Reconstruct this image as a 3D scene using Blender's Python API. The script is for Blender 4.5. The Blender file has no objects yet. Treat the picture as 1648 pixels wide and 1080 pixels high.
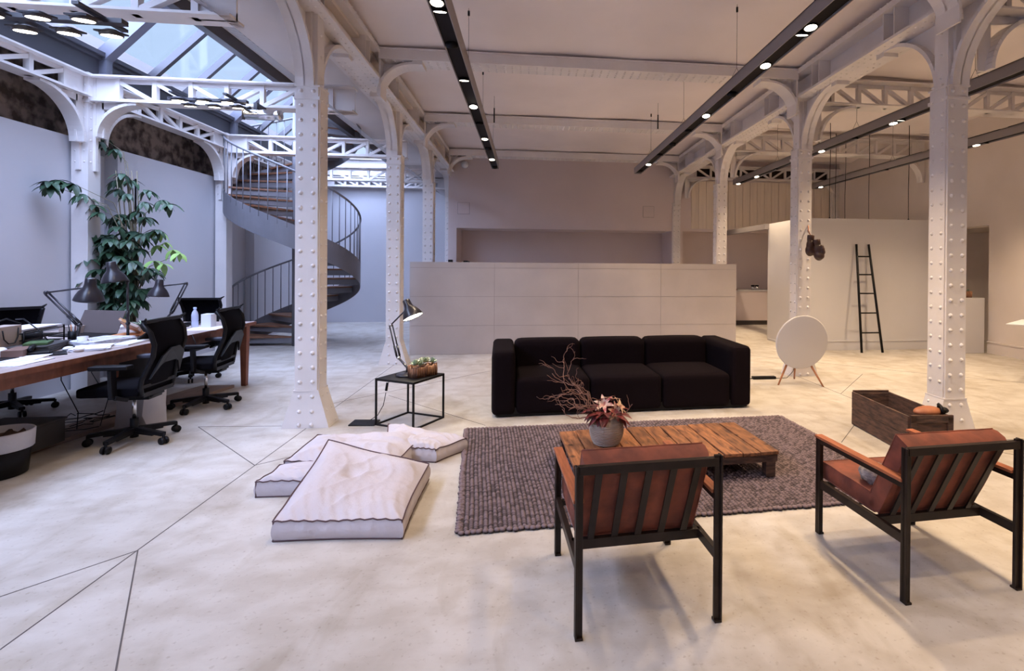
import bpy, math, random
from math import sin, cos, pi, radians as RD
from mathutils import Vector as V, Matrix as M
random.seed(7)
SC = bpy.context.scene; COL = SC.collection
# ---------------- camera ----------------
F_, PX, PY, YAW, ROLL, PITCH, HC = 835.756, 947.41, 432.207, .1141, .0072, .0051, 1.51
_fw = V((sin(YAW), cos(YAW), 0)); _rt = V((cos(YAW), -sin(YAW), 0)); _up = V((0, 0, 1))
CF = _fw*cos(PITCH) - _up*sin(PITCH); _u = _up*cos(PITCH) + _fw*sin(PITCH)
CR = _rt*cos(ROLL) + _u*sin(ROLL); CU = _u*cos(ROLL) - _rt*sin(ROLL)
cd = bpy.data.cameras.new('camera'); cam = bpy.data.objects.new('camera', cd); COL.objects.link(cam)
cd.sensor_fit = 'HORIZONTAL'; cd.sensor_width = 36; cd.lens = F_/1648*36
cd.shift_x = (824-PX)/1648; cd.shift_y = (PY-540)/1648; cd.clip_start = .05; cd.clip_end = 200
cam.matrix_world = M(((CR.x, CU.x, -CF.x, 0), (CR.y, CU.y, -CF.y, 0), (CR.z, CU.z, -CF.z, HC), (0, 0, 0, 1)))
SC.camera = cam
# ---------------- light and exposure ----------------
w = bpy.data.worlds.new('sky'); SC.world = w; w.use_nodes = True
bg = w.node_tree.nodes['Background']; bg.inputs[0].default_value = (.60, .76, 1.0, 1); bg.inputs[1].default_value = .62
SC.view_settings.view_transform = 'Standard'; SC.view_settings.look = 'None'; SC.view_settings.gamma = 1
SC.view_settings.use_curve_mapping = False; SC.view_settings.exposure = 0.76
SC.cycles.max_bounces = 10; SC.cycles.diffuse_bounces = 6; SC.cycles.transparent_max_bounces = 12
SC.cycles.sample_clamp_indirect = 4; SC.cycles.caustics_reflective = False; SC.cycles.caustics_refractive = False
SC.cycles.use_denoising = True
WARM = (1.0, .79, .58); WARMER = (1.0, .74, .47); K_SPOT = 62.0
def light(kind, name, loc, power, color, **k):
    l = bpy.data.lights.new(name, kind); l.energy = power; l.color = color
    o = bpy.data.objects.new(name, l); COL.objects.link(o); o.location = loc
    for a, b in k.items():
        if a == 'rot': o.rotation_euler = b
        else: setattr(l, a, b)
    return o
# daylight arriving through the court's glazed roof
_d = V((.42, .62, -1)).normalized()
light('SUN', 'overcast_daylight', (-4.3, 3, 9), 25.0, (.58, .68, 1.0), angle=RD(110), rot=V((0, 0, -1)).rotation_difference(_d).to_euler())

# ---------------- helpers ----------------
def tag(o, label=None, cat=None, group=None, kind=None):
    if label: o['label'] = label
    if cat: o['category'] = cat
    if group: o['group'] = group
    if kind: o['kind'] = kind
    return o
def T(name, label, cat, loc=(0, 0, 0), rz=0, group=None, rot=None):
    o = bpy.data.objects.new(name, None); COL.objects.link(o); o.empty_display_size = .1
    o.location = loc; o.rotation_euler = rot if rot else (0, 0, rz)
    return tag(o, label, cat, group)
def dup(o, parent=None):
    c = o.copy(); COL.objects.link(c); c.parent = parent
    for ch in list(o.children): dup(ch, c)
    return c
class MB:
    def __init__(s): s.v = []; s.f = []; s.sm = []
    def add(s, vs, fs, smooth=False, m=None):
        b = len(s.v)
        s.v += [tuple(m @ V(p)) if m else tuple(p) for p in vs]
        s.f += [tuple(i+b for i in f) for f in fs]; s.sm += [smooth]*len(fs); return s
    def box(s, x0, y0, z0, x1, y1, z1, m=None):
        vs = [(x, y, z) for z in (z0, z1) for y in (y0, y1) for x in (x0, x1)]
        return s.add(vs, [(0, 2, 3, 1), (4, 5, 7, 6), (0, 1, 5, 4), (2, 6, 7, 3), (0, 4, 6, 2), (1, 3, 7, 5)], False, m)
    def bar(s, p, q, w, h, up=(0, 0, 1), m=None):
        p = V(p); q = V(q); d = (q-p); L = d.length; d.normalize(); up = V(up)
        if abs(d.dot(up)) > .99: up = V((0, 1, 0))
        a = d.cross(up).normalized(); b = a.cross(d)
        vs = [p+a*i*w/2+b*j*h/2+d*k*L for k in (0, 1) for j in (-1, 1) for i in (-1, 1)]
        return s.add(vs, [(0, 1, 3, 2), (4, 6, 7, 5), (0, 4, 5, 1), (2, 3, 7, 6), (0, 2, 6, 4), (1, 5, 7, 3)], False, m)
    def tube(s, pts, r, n=8, m=None, cap=True, r1=None):
        pts = [V(p) for p in pts]; N = len(pts); vs = []; fs = []; pa = None
        for i, p in enumerate(pts):
            d = (pts[min(i+1, N-1)]-pts[max(i-1, 0)]).normalized()
            if pa is None: pa = d.orthogonal().normalized()
            a = (pa-d*pa.dot(d))
            a = a.normalized() if a.length > 1e-6 else d.orthogonal().normalized()
            pa = a; b = d.cross(a)
            rr = r if r1 is None else r+(r1-r)*i/(N-1)
            if isinstance(r, (list, tuple)): rr = r[i]
            vs += [p+(a*cos(2*pi*k/n)+b*sin(2*pi*k/n))*rr for k in range(n)]
        for i in range(N-1):
            for k in range(n):
                fs.append((i*n+k, i*n+(k+1) % n, (i+1)*n+(k+1) % n, (i+1)*n+k))
        if cap: fs += [tuple(range(n))[::-1], tuple((N-1)*n+k for k in range(n))]
        return s.add(vs, fs, n > 4, m)
    def lathe(s, prof, n=24, m=None, smooth=True):
        vs = []; fs = []
        for r, z in prof: vs += [(r*cos(2*pi*k/n), r*sin(2*pi*k/n), z) for k in range(n)]
        for i in range(len(prof)-1):
            for k in range(n): fs.append((i*n+k, i*n+(k+1) % n, (i+1)*n+(k+1) % n, (i+1)*n+k))
        fs.append(tuple(range(n))[::-1]); fs.append(tuple((len(prof)-1)*n+k for k in range(n)))
        return s.add(vs, fs, smooth, m)
    def prism(s, poly, fn, t0, t1):
        n = len(poly); vs = [fn(a, b, t0) for a, b in poly]+[fn(a, b, t1) for a, b in poly]
        return s.add(vs, [tuple(range(n)), tuple(range(2*n-1, n-1, -1))]+[(i, n+i, n+(i+1) % n, (i+1) % n) for i in range(n)])
    def dome(s, c, nrm, r, h=.7):
        c = V(c); nrm = V(nrm); a = nrm.orthogonal().normalized(); b = nrm.cross(a); vs = []; n = 8
        for rr, hh in ((1, 0), (.75, .62), (.01, 1)): vs += [c+(a*cos(2*pi*k/n)+b*sin(2*pi*k/n))*r*rr+nrm*r*h*hh for k in range(n)]
        fs = [(i*n+k, i*n+(k+1) % n, (i+1)*n+(k+1) % n, (i+1)*n+k) for i in range(2) for k in range(n)]
        return s.add(vs, fs, True)
    def ball(s, c, rx, ry=None, rz=None, n=16, k=10, m=None):
        ry = ry or rx; rz = rz or rx; c = V(c); vs = []; fs = []
        for i in range(k+1):
            t = pi*i/k
            vs += [(c.x+rx*sin(t)*cos(2*pi*j/n), c.y+ry*sin(t)*sin(2*pi*j/n), c.z+rz*cos(t)) for j in range(n)]
        for i in range(k):
            for j in range(n): fs.append((i*n+j, (i+1)*n+j, (i+1)*n+(j+1) % n, i*n+(j+1) % n))
        return s.add(vs, fs, True, m)
    def grid(s, nu, nv, fn, smooth=True, m=None):
        vs = [fn(i/nu, j/nv) for j in range(nv+1) for i in range(nu+1)]
        return s.add(vs, [(j*(nu+1)+i, j*(nu+1)+i+1, (j+1)*(nu+1)+i+1, (j+1)*(nu+1)+i) for j in range(nv) for i in range(nu)], smooth, m)
    def build(s, name, mat, parent=None, label=None, bevel=0, world=True, sub=0):
        me = bpy.data.meshes.new(name); vs = s.v
        if parent is not None and world:
            p = parent; mm = p.matrix_basis
            while p.parent: p = p.parent; mm = p.matrix_basis @ mm
            inv = mm.inverted(); vs = [tuple(inv @ V(q)) for q in vs]
        me.from_pydata(vs, [], s.f); me.polygons.foreach_set('use_smooth', s.sm); me.update()
        o = bpy.data.objects.new(name, me); COL.objects.link(o); me.materials.append(mat)
        if parent is not None: o.parent = parent
        if label: o['label'] = label
        if bevel:
            b = o.modifiers.new('b', 'BEVEL'); b.width = bevel; b.segments = 3; b.limit_method = 'ANGLE'; b.angle_limit = RD(40)
            for p in me.polygons: p.use_smooth = True
            wn = o.modifiers.new('w', 'WEIGHTED_NORMAL'); wn.keep_sharp = False
        if sub:
            b = o.modifiers.new('s', 'SUBSURF'); b.levels = sub; b.render_levels = sub
        return o
def struct(name, mb, mat): return tag(mb.build(name, mat), kind='structure')
def at(u, v, **k):      # point on the ray of a measured photo pixel at a known plane
    (a, val), = k.items(); i = 'xyz'.index(a); d = CF+CR*((u-PX)/F_)-CU*((v-PY)/F_)
    c = V((0, 0, HC)); return c+d*((val-c[i])/d[i])
# ---------------- materials ----------------
def mat(name, col, rough=.6, metal=0, var=0, scale=5, bump=0, bscale=40, col2=None, emit=None, es=0, stretch=None, alpha=None, spec=None, detail=4, lo=.35, hi=.65):
    m = bpy.data.materials.new(name); m.use_nodes = True; nt = m.node_tree; N = nt.nodes; L = nt.links; b = N['Principled BSDF']
    b.inputs['Base Color'].default_value = (*col, 1); b.inputs['Roughness'].default_value = rough; b.inputs['Metallic'].default_value = metal
    if spec is not None: b.inputs['Specular IOR Level'].default_value = spec
    tc = N.new('ShaderNodeTexCoord'); mp = N.new('ShaderNodeMapping'); L.new(tc.outputs['Object'], mp.inputs[0])
    if stretch: mp.inputs['Scale'].default_value = stretch
    if var or col2:
        nz = N.new('ShaderNodeTexNoise'); nz.inputs['Scale'].default_value = scale; nz.inputs['Detail'].default_value = detail; L.new(mp.outputs[0], nz.inputs[0])
        cr = N.new('ShaderNodeValToRGB'); L.new(nz.outputs[0], cr.inputs[0]); e = cr.color_ramp.elements
        e[0].position = lo; e[1].position = hi
        c2 = col2 or tuple(c*(1-var) for c in col)
        e[0].color = (*c2, 1); e[1].color = (*col, 1); L.new(cr.outputs[0], b.inputs['Base Color'])
    if bump:
        n2 = N.new('ShaderNodeTexNoise'); n2.inputs['Scale'].default_value = bscale; n2.inputs['Detail'].default_value = 6; L.new(mp.outputs[0], n2.inputs[0])
        bp = N.new('ShaderNodeBump'); bp.inputs['Strength'].default_value = bump; bp.inputs['Distance'].default_value = .01
        L.new(n2.outputs[0], bp.inputs['Height']); L.new(bp.outputs[0], b.inputs['Normal'])
    if emit: b.inputs['Emission Color'].default_value = (*emit, 1); b.inputs['Emission Strength'].default_value = es
    if alpha is not None: b.inputs['Alpha'].default_value = alpha
    return m
WHITE = mat('white_painted_iron', (.76, .72, .71), .45, var=.08, scale=3, bump=.12, bscale=25)
PLAST = mat('white_plaster', (.70, .63, .59), .8, var=.07, scale=1.2, bump=.08, bscale=8)
CEIL = mat('ceiling_plaster', (.84, .77, .76), .85, var=.08, scale=.9, bump=.3, bscale=3)
PANEL = mat('partition_white', (.60, .585, .60), .7, var=.04, scale=1)
COURTW = mat('court_wall_white', (.55, .545, .585), .75, var=.05, scale=.8)
BACKW = mat('back_wall_pinkish_plaster', (.68, .585, .575), .85, var=.06, scale=.8)
BRICK = mat('dark_rough_stone', (.30, .235, .195), .95, col2=(.07, .05, .04), scale=7, bump=1, bscale=14, detail=12, lo=.4, hi=.6)
GREY = mat('dark_grey_steel', (.05, .046, .056), .45, var=.2, scale=3)
RAFT = mat('blue_grey_steel', (.12, .12, .15), .4)
STAIRM = mat('grey_steel_stair', (.17, .165, .185), .42, var=.1, scale=4)
OAKT = mat('stair_tread_wood', (.24, .11, .06), .5, var=.3, scale=8)
BLACK = mat('black_plastic', (.0045, .004, .0055), .45, spec=.22)
MESHB = mat('black_mesh_fabric', (.0035, .003, .005), .9, spec=.08)
BLKM = mat('black_powder_coat', (.008, .007, .008), .5, spec=.25)
LAMPM = mat('black_lamp_enamel', (.02, .017, .022), .3)
CHROME = mat('chrome', (.7, .7, .72), .2, 1)
STEEL = mat('raw_blackened_steel', (.020, .011, .008), .42, 0, spec=.3, var=.5, scale=14)
TRKS = mat('track_aluminium', (.26, .235, .24), .5, .2)
TRKD = mat('track_dark_channel', (.007, .005, .007), .7, spec=.15)
COUNT = mat('plaster_concrete_panel', (.50, .445, .425), .75, var=.12, scale=1.5, bump=.15, bscale=18)
DARKJ = mat('dark_joint', (.10, .085, .08), .9); CJ = mat('counter_joint', (.30, .26, .24), .9)
SOFA = mat('black_wool_fabric', (.0075, .0035, .0055), .95, var=.5, scale=160, bump=.5, bscale=260, spec=.1)
LEATH = mat('cognac_suede', (.235, .058, .028), .75, col2=(.12, .028, .015), scale=9, bump=.25, bscale=30)
LEAT2 = mat('tan_leather', (.42, .15, .065), .5, col2=(.30, .10, .045), scale=9)
ARMT = mat('orange_oiled_wood', (.42, .13, .05), .45, col2=(.28, .08, .03), scale=12, stretch=(8, 1, 8))
CANV = mat('pale_linen_canvas', (.58, .525, .54), .9, var=.05, scale=3, bump=.9, bscale=14)
SEAM = mat('dark_plum_piping', (.10, .055, .06), .8)
VASE = mat('grey_ribbed_ceramic', (.31, .245, .195), .65)
SPK = mat('white_speaker_cloth', (.62, .60, .60), .8)
OAK = mat('oak_leg', (.42, .17, .08), .5, var=.2, scale=10)
CRATE = mat('dark_weathered_crate_wood', (.115, .058, .038), .75, col2=(.035, .018, .014), scale=9, stretch=(1, 1, 5), bump=.4)
BARK = mat('bark_slats', (.30, .145, .075), .8, col2=(.12, .05, .03), scale=20, stretch=(1, 1, .3), bump=.5)
SUCC = mat('pale_green_succulent', (.42, .50, .38), .6, col2=(.22, .30, .22), scale=30)
SUCW = mat('white_succulent', (.60, .62, .52), .6)
LEAF = mat('dark_green_leaf', (.035, .085, .04), .45, col2=(.012, .035, .02), scale=7)
LEAFL = mat('light_green_leaf', (.25, .42, .12), .5)
TWIG = mat('brown_twig', (.24, .12, .085), .8)
STEM = mat('pale_stem', (.22, .19, .13), .8)
REDL = mat('dark_red_leaf', (.16, .016, .014), .5, col2=(.06, .006, .008), scale=30)
PETAL = mat('cream_pink_petal', (.66, .50, .36), .6, col2=(.42, .06, .07), scale=30, lo=.36, hi=.56)
FUR = mat('grey_fur', (.38, .32, .29), .95, col2=(.17, .14, .13), scale=40, bump=1, bscale=60)
PAPER = mat('white_paper', (.78, .78, .86), .8, var=.12, scale=14)
PAPERB = mat('printed_paper', (.50, .52, .62), .7, col2=(.86, .86, .92), scale=30)
BAG = mat('beige_paper_bag', (.40, .33, .30), .8)
CONC = mat('grey_cast_block', (.46, .44, .45), .8, var=.1, scale=4)
PLY = mat('plywood_board', (.30, .22, .18), .7, var=.2, scale=4, stretch=(6, 1, 1))
GLOVE = mat('dark_brown_glove_leather', (.055, .022, .016), .38, var=.5, scale=12)
PLAW = mat('white_plastic', (.75, .76, .80), .4)
BIN = mat('bin_liner', (.50, .49, .53), .5, bump=.6, bscale=20)
COOL = mat('white_cool_wood_top', (.75, .78, .85), .4)
LAMPE = mat('warm_lamp_lens', (1, .95, .85), .5, emit=(1.0, .86, .66), es=9)
LAMPD = mat('dim_lamp_lens', (1, .95, .85), .5, emit=(1.0, .82, .60), es=3.0)
BULB = mat('white_bulb', (1, 1, 1), .5, emit=(1.0, .93, .72), es=14)
PINK = mat('orange_book', (.55, .22, .08), .6)
POTM = mat('dark_pot', (.05, .045, .045), .6)
TRASH = mat('terracotta_pot', (.45, .22, .14), .8)

def wood(name, c1, c2, sc, axis, knots=True):
    m = bpy.data.materials.new(name); m.use_nodes = True; nt = m.node_tree; N = nt.nodes; L = nt.links; b = N['Principled BSDF']
    tc = N.new('ShaderNodeTexCoord'); mp = N.new('ShaderNodeMapping'); L.new(tc.outputs['Object'], mp.inputs[0]); mp.inputs['Scale'].default_value = axis
    nz = N.new('ShaderNodeTexNoise'); nz.inputs['Scale'].default_value = sc; nz.inputs['Detail'].default_value = 8; nz.inputs['Distortion'].default_value = .6; L.new(mp.outputs[0], nz.inputs[0])
    cr = N.new('ShaderNodeValToRGB'); e = cr.color_ramp.elements; e[0].position = .3; e[1].position = .7; e[0].color = (*c2, 1); e[1].color = (*c1, 1)
    L.new(nz.outputs[0], cr.inputs[0]); out = cr.outputs[0]
    if knots:
        vo = N.new('ShaderNodeTexVoronoi'); vo.inputs['Scale'].default_value = 7; L.new(tc.outputs['Object'], vo.inputs[0])
        c3 = N.new('ShaderNodeValToRGB'); e = c3.color_ramp.elements; e[0].position = .06; e[1].position = .2; e[0].color = (.25, .2, .18, 1); e[1].color = (1, 1, 1, 1); L.new(vo.outputs[0], c3.inputs[0])
        mx = N.new('ShaderNodeMix'); mx.data_type = 'RGBA'; mx.blend_type = 'MULTIPLY'; mx.inputs[0].default_value = 1; L.new(out, mx.inputs[6]); L.new(c3.outputs[0], mx.inputs[7]); out = mx.outputs[2]
    oi = N.new('ShaderNodeObjectInfo'); mr = N.new('ShaderNodeMapRange'); mr.inputs[3].default_value = .72; mr.inputs[4].default_value = 1.15; L.new(oi.outputs['Random'], mr.inputs[0])
    hs = N.new('ShaderNodeHueSaturation'); L.new(mr.outputs[0], hs.inputs['Value']); L.new(out, hs.inputs['Color'])
    L.new(hs.outputs[0], b.inputs['Base Color']); b.inputs['Roughness'].default_value = .6
    bp = N.new('ShaderNodeBump'); bp.inputs['Strength'].default_value = .25; bp.inputs['Distance'].default_value = .01; L.new(nz.outputs[0], bp.inputs['Height']); L.new(bp.outputs[0], b.inputs['Normal'])
    return m
PALLET = wood('old_pallet_wood', (.41, .165, .065), (.085, .028, .012), 5, (7, 1.3, 7))
DESKW = wood('desk_top_wood', (.50, .42, .40), (.34, .27, .25), 4, (6, 1, 6), False)
DESKL = wood('desk_reddish_wood', (.24, .085, .045), (.14, .045, .025), 4, (4, 4, 1), False)

def floor_mat():
    m = bpy.data.materials.new('polished_concrete'); m.use_nodes = True; nt = m.node_tree; N = nt.nodes; L = nt.links; b = N['Principled BSDF']
    tc = N.new('ShaderNodeTexCoord')
    def noise(s, d, dist=0, st=(1, 1, 1)):
        mp = N.new('ShaderNodeMapping'); mp.inputs['Scale'].default_value = st; L.new(tc.outputs['Object'], mp.inputs[0])
        n = N.new('ShaderNodeTexNoise'); n.inputs['Scale'].default_value = s; n.inputs['Detail'].default_value = d; n.inputs['Distortion'].default_value = dist; L.new(mp.outputs[0], n.inputs[0]); return n.outputs[0]
    def ramp(x, a, b_, ca, cb):
        c = N.new('ShaderNodeValToRGB'); e = c.color_ramp.elements; e[0].position = a; e[1].position = b_; e[0].color = (*ca, 1); e[1].color = (*cb, 1); L.new(x, c.inputs[0]); return c.outputs[0]
    def mul(a, c):
        x = N.new('ShaderNodeMix'); x.data_type = 'RGBA'; x.blend_type = 'MULTIPLY'; x.inputs[0].default_value = 1; L.new(a, x.inputs[6]); L.new(c, x.inputs[7]); return x.outputs[2]
    c = ramp(noise(.8, 12, .2), .32, .66, (.47, .43, .385), (.59, .555, .515))
    c = mul(c, ramp(noise(4.5, 12, .25, (1, 1.4, 1)), .38, .6, (.86, .835, .80), (1, 1, 1)))
    c = mul(c, ramp(noise(1.9, 9, .5, (1, .8, 1)), .30, .44, (.80, .765, .72), (1, 1, 1)))
    c = mul(c, ramp(noise(45, 5), .28, .40, (.80, .77, .74), (1, 1, 1)))
    c = mul(c, ramp(noise(2.6, 14, 1.0, (1.5, .6, 1)), .33, .47, (.86, .835, .79), (1, 1, 1)))
    L.new(c, b.inputs['Base Color'])
    r = N.new('ShaderNodeMapRange'); r.inputs[3].default_value = .38; r.inputs[4].default_value = .62; L.new(noise(2.5, 5), r.inputs[0]); L.new(r.outputs[0], b.inputs['Roughness'])
    b.inputs['Specular IOR Level'].default_value = .35
    return m
FLOORM = floor_mat()
# ================= STRUCTURE =================
ZC = 4.24
struct('floor', MB().box(-6.2, -9, -.2, 11, 15.5, 0), FLOORM)
# ceilings of the hall: shallow plaster vaults spanning between the cross beams
BY = [-8.8, -5.0, -1.6, 1.2, 4.0, 6.7, 9.5, 12.35, 14.6]
mb = MB()
for i in range(len(BY)-1):
    y0, y1 = BY[i]+.15, BY[i+1]+.15
    for xa, xb in ((-2.1, 3.85), (3.85, 9.8)):
        mb.grid(24, 12, lambda a, b: (xa+(xb-xa)*a, y0+(y1-y0)*b, ZC-.03+.10*sin(pi*b)**.7+.012*sin(a*23+i)*(1-sin(pi*b))), True)
mb.box(-2.3, -9, ZC+.12, 9.9, 15, ZC+.3)
struct('ceiling', mb, CEIL)
struct('wall_back', MB().box(-2.0, 13.2, 2.43, 8.4, 13.35, ZC+.1).box(-2.0, 13.2, 0, -1.8, 14.3, 2.429).box(3.68, 13.2, 0, 3.98, 14.3, 2.429).box(-1.8, 14.2, 0, 3.7, 14.3, 2.5).box(-1.8, 13.35, 2.43, 3.68, 14.3, 2.5)
       .box(3.98, 13.7, 0, 9.9, 13.8, 2.43).box(3.98, 13.35, 2.43, 9.9, 13.8, 2.5), BACKW)
mb = MB()                                                     # vertical boarding on the upper back wall of the right aisle
for i in range(20): mb.box(4.2+i*.2, 13.18, 2.5, 4.39+i*.2, 13.2, 3.75)
struct('wall_back_boarding', mb, mat('beige_boarding', (.80, .70, .60), .8, var=.10, scale=3, stretch=(8, 1, .5)))
struct('wall_right', MB().box(8.19, -9, 0, 8.35, 8.43, 2.29).box(8.19, -9, 2.29, 8.5, 15, ZC+.1).box(8.35, 8.25, 0, 9.75, 8.4, 4.3).box(9.6, 8.43, 0, 9.75, 14.5, 2.5).box(8.2, 8.4, 0, 8.35, 8.45, 2.4).box(8.35, 8.35, 2.28, 9.7, 13.8, 2.45), PLAST)
struct('baseboard_right', MB().box(8.165, -3, 0, 8.19, 8.43, .2).box(8.155, -3, .19, 8.19, 8.43, .215), PLAST)
struct('wall_front', MB().box(-6, -9.1, 0, 8.4, -8.95, ZC+.2), PLAST)
# left court walls
struct('wall_left', MB().box(-5.9, -9, 0, -5.7, 14.4, 4.1), BRICK)
mb = MB()
for y0, y1 in ((-8.9, 6.9), (7.52, 9.86), (10.95, 14.15)): mb.box(-5.69, y0, 0, -5.4, y1, 3.0)
mb.box(-5.69, 6.9, 0, -5.56, 7.52, 2.9); mb.box(-5.69, 9.86, 0, -5.56, 10.95, 2.9)
struct('wall_left_panelling', mb, COURTW)
struct('wall_back_court', MB().box(-5.7, 14.15, 0, -2.0, 14.35, 4.35), COURTW)
struct('wall_back_court_ledge', MB().box(-5.7, 14.0, 3.80, -2.0, 14.15, 4.22).box(-5.7, 13.9, 4.2, -2.0, 14.15, 4.25), WHITE)
struct('wall_front_court', MB().box(-5.9, -9.0, 3.0, -2.0, -8.9, 5), PLAST)
# court roof: flat edges and the glazed gable
RX0, RXR, RX1, RZ0, RZR = -5.22, -4.32, -3.42, 4.06, 4.98
struct('door_1', MB().box(7.50, 9.1, 0, 8.17, 9.14, 2.28).box(7.50, 9.05, 0, 7.56, 9.1, 2.3).box(7.86, 9.07, 0, 7.90, 9.1, 2.28).box(8.10, 9.05, 0, 8.17, 9.1, 2.3).box(7.5, 9.0, 2.28, 8.19, 9.14, 2.45), PLAST)
struct('ceiling_court_edge', MB().box(-3.42, -8.9, 4.10, -1.95, 14.3, 4.3).box(-5.9, -8.9, 4.12, -5.35, 14.3, 4.3), PLAST)
mb = MB()
mb.box(-5.36, -8.9, 3.76, -5.24, 14.2, 4.06); mb.box(-5.36, -8.9, 3.98, -5.20, 14.2, 4.02); mb.box(-5.4, -8.9, 4.02, -5.16, 14.2, 4.07)
mb.box(-3.45, -8.9, 3.96, -3.36, 14.2, 4.1)
mb.bar((RXR, -8.9, RZR), (RXR, 14.2, RZR), .12, .14)
struct('trim_1', mb, GREY)
mb = MB()
for y in (-6.8, -4.0, -1.2, 1.5, 4.3, 7.05, 9.85, 12.6):
    mb.bar((RX0, y, RZ0-.02), (RXR, y, RZR), .12, .14); mb.bar((RX1, y, RZ0-.02), (RXR, y, RZR), .12, .14); mb.box(-5.3, y-.05, 3.74, -5.16, y+.05, 4.1)
struct('trim_2', mb, RAFT)
mb = MB(); y = -8.7
while y < 14.0:
    if min(abs(y-q) for q in (-6.8, -4.0, -1.2, 1.5, 4.3, 7.05, 9.85, 12.6, 6.35, 5.65)) > .3:
        mb.bar((RX0, y, RZ0+.02), (RXR, y, RZR), .065, .09); mb.bar((RX1, y, RZ0+.02), (RXR, y, RZR), .065, .09)
    y += .72
struct('trim_3', mb, GREY)
gm = bpy.data.materials.new('skylight_glass'); gm.use_nodes = True; nt = gm.node_tree; nt.nodes.clear()
o_ = nt.nodes.new('ShaderNodeOutputMaterial'); tr = nt.nodes.new('ShaderNodeBsdfTransparent'); gl = nt.nodes.new('ShaderNodeBsdfGlossy'); mx = nt.nodes.new('ShaderNodeMixShader')
tr.inputs[0].default_value = (.93, .96, 1, 1); gl.inputs['Roughness'].default_value = .05; mx.inputs[0].default_value = .05
nt.links.new(tr.outputs[0], mx.inputs[1]); nt.links.new(gl.outputs[0], mx.inputs[2]); nt.links.new(mx.outputs[0], o_.inputs[0])
struct('window_1', MB().bar((RX0, 2.7, RZ0+.05), (RXR, 2.7, RZR+.05), 23, .012, up=(-1, 0, 1)), gm)
struct('window_2', MB().bar((RX1, 2.7, RZ0+.05), (RXR, 2.7, RZR+.05), 23, .012, up=(1, 0, 1)), gm)
# floor joints
mb = MB()
def joint(a, b, wd=.006):
    mb.bar((a[0], a[1], .0006), (b[0], b[1], .0006), wd, .0012)
joint((-2.04, 1.2), (-2.01, 8.2)); joint((-2.03, 2.967), (-1.30, 1.75)); joint((-2.03, 2.967), (-2.75, 2.2)); joint((-2.03, 4.134), (-3.022, 5.158))
joint((-3.022, 5.158), (-2.1, 5.1)); joint((-2.03, 4.134), (-1.0, 5.0)); joint((-2.1, 5.9), (.6, 8.7)); joint((-1.6, 6.2), (-.4, 4.96)); joint((3.713, 5.82), (4.72, 6.885)); joint((3.705, 7.2), (3.715, 4.3))
joint((2.69, 4.2), (3.71, 5.3)); joint((3.8, 4.1), (5.2, 4.2)); joint((3.72, 4.0), (4.7, 3.0)); joint((3.2, 9.0), (5.2, 7.2)); joint((5.2, 7.2), (7.8, 5.2)); joint((.8, 7.6), (3.0, 6.9))
struct('trim_4', mb, DARKJ)

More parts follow.
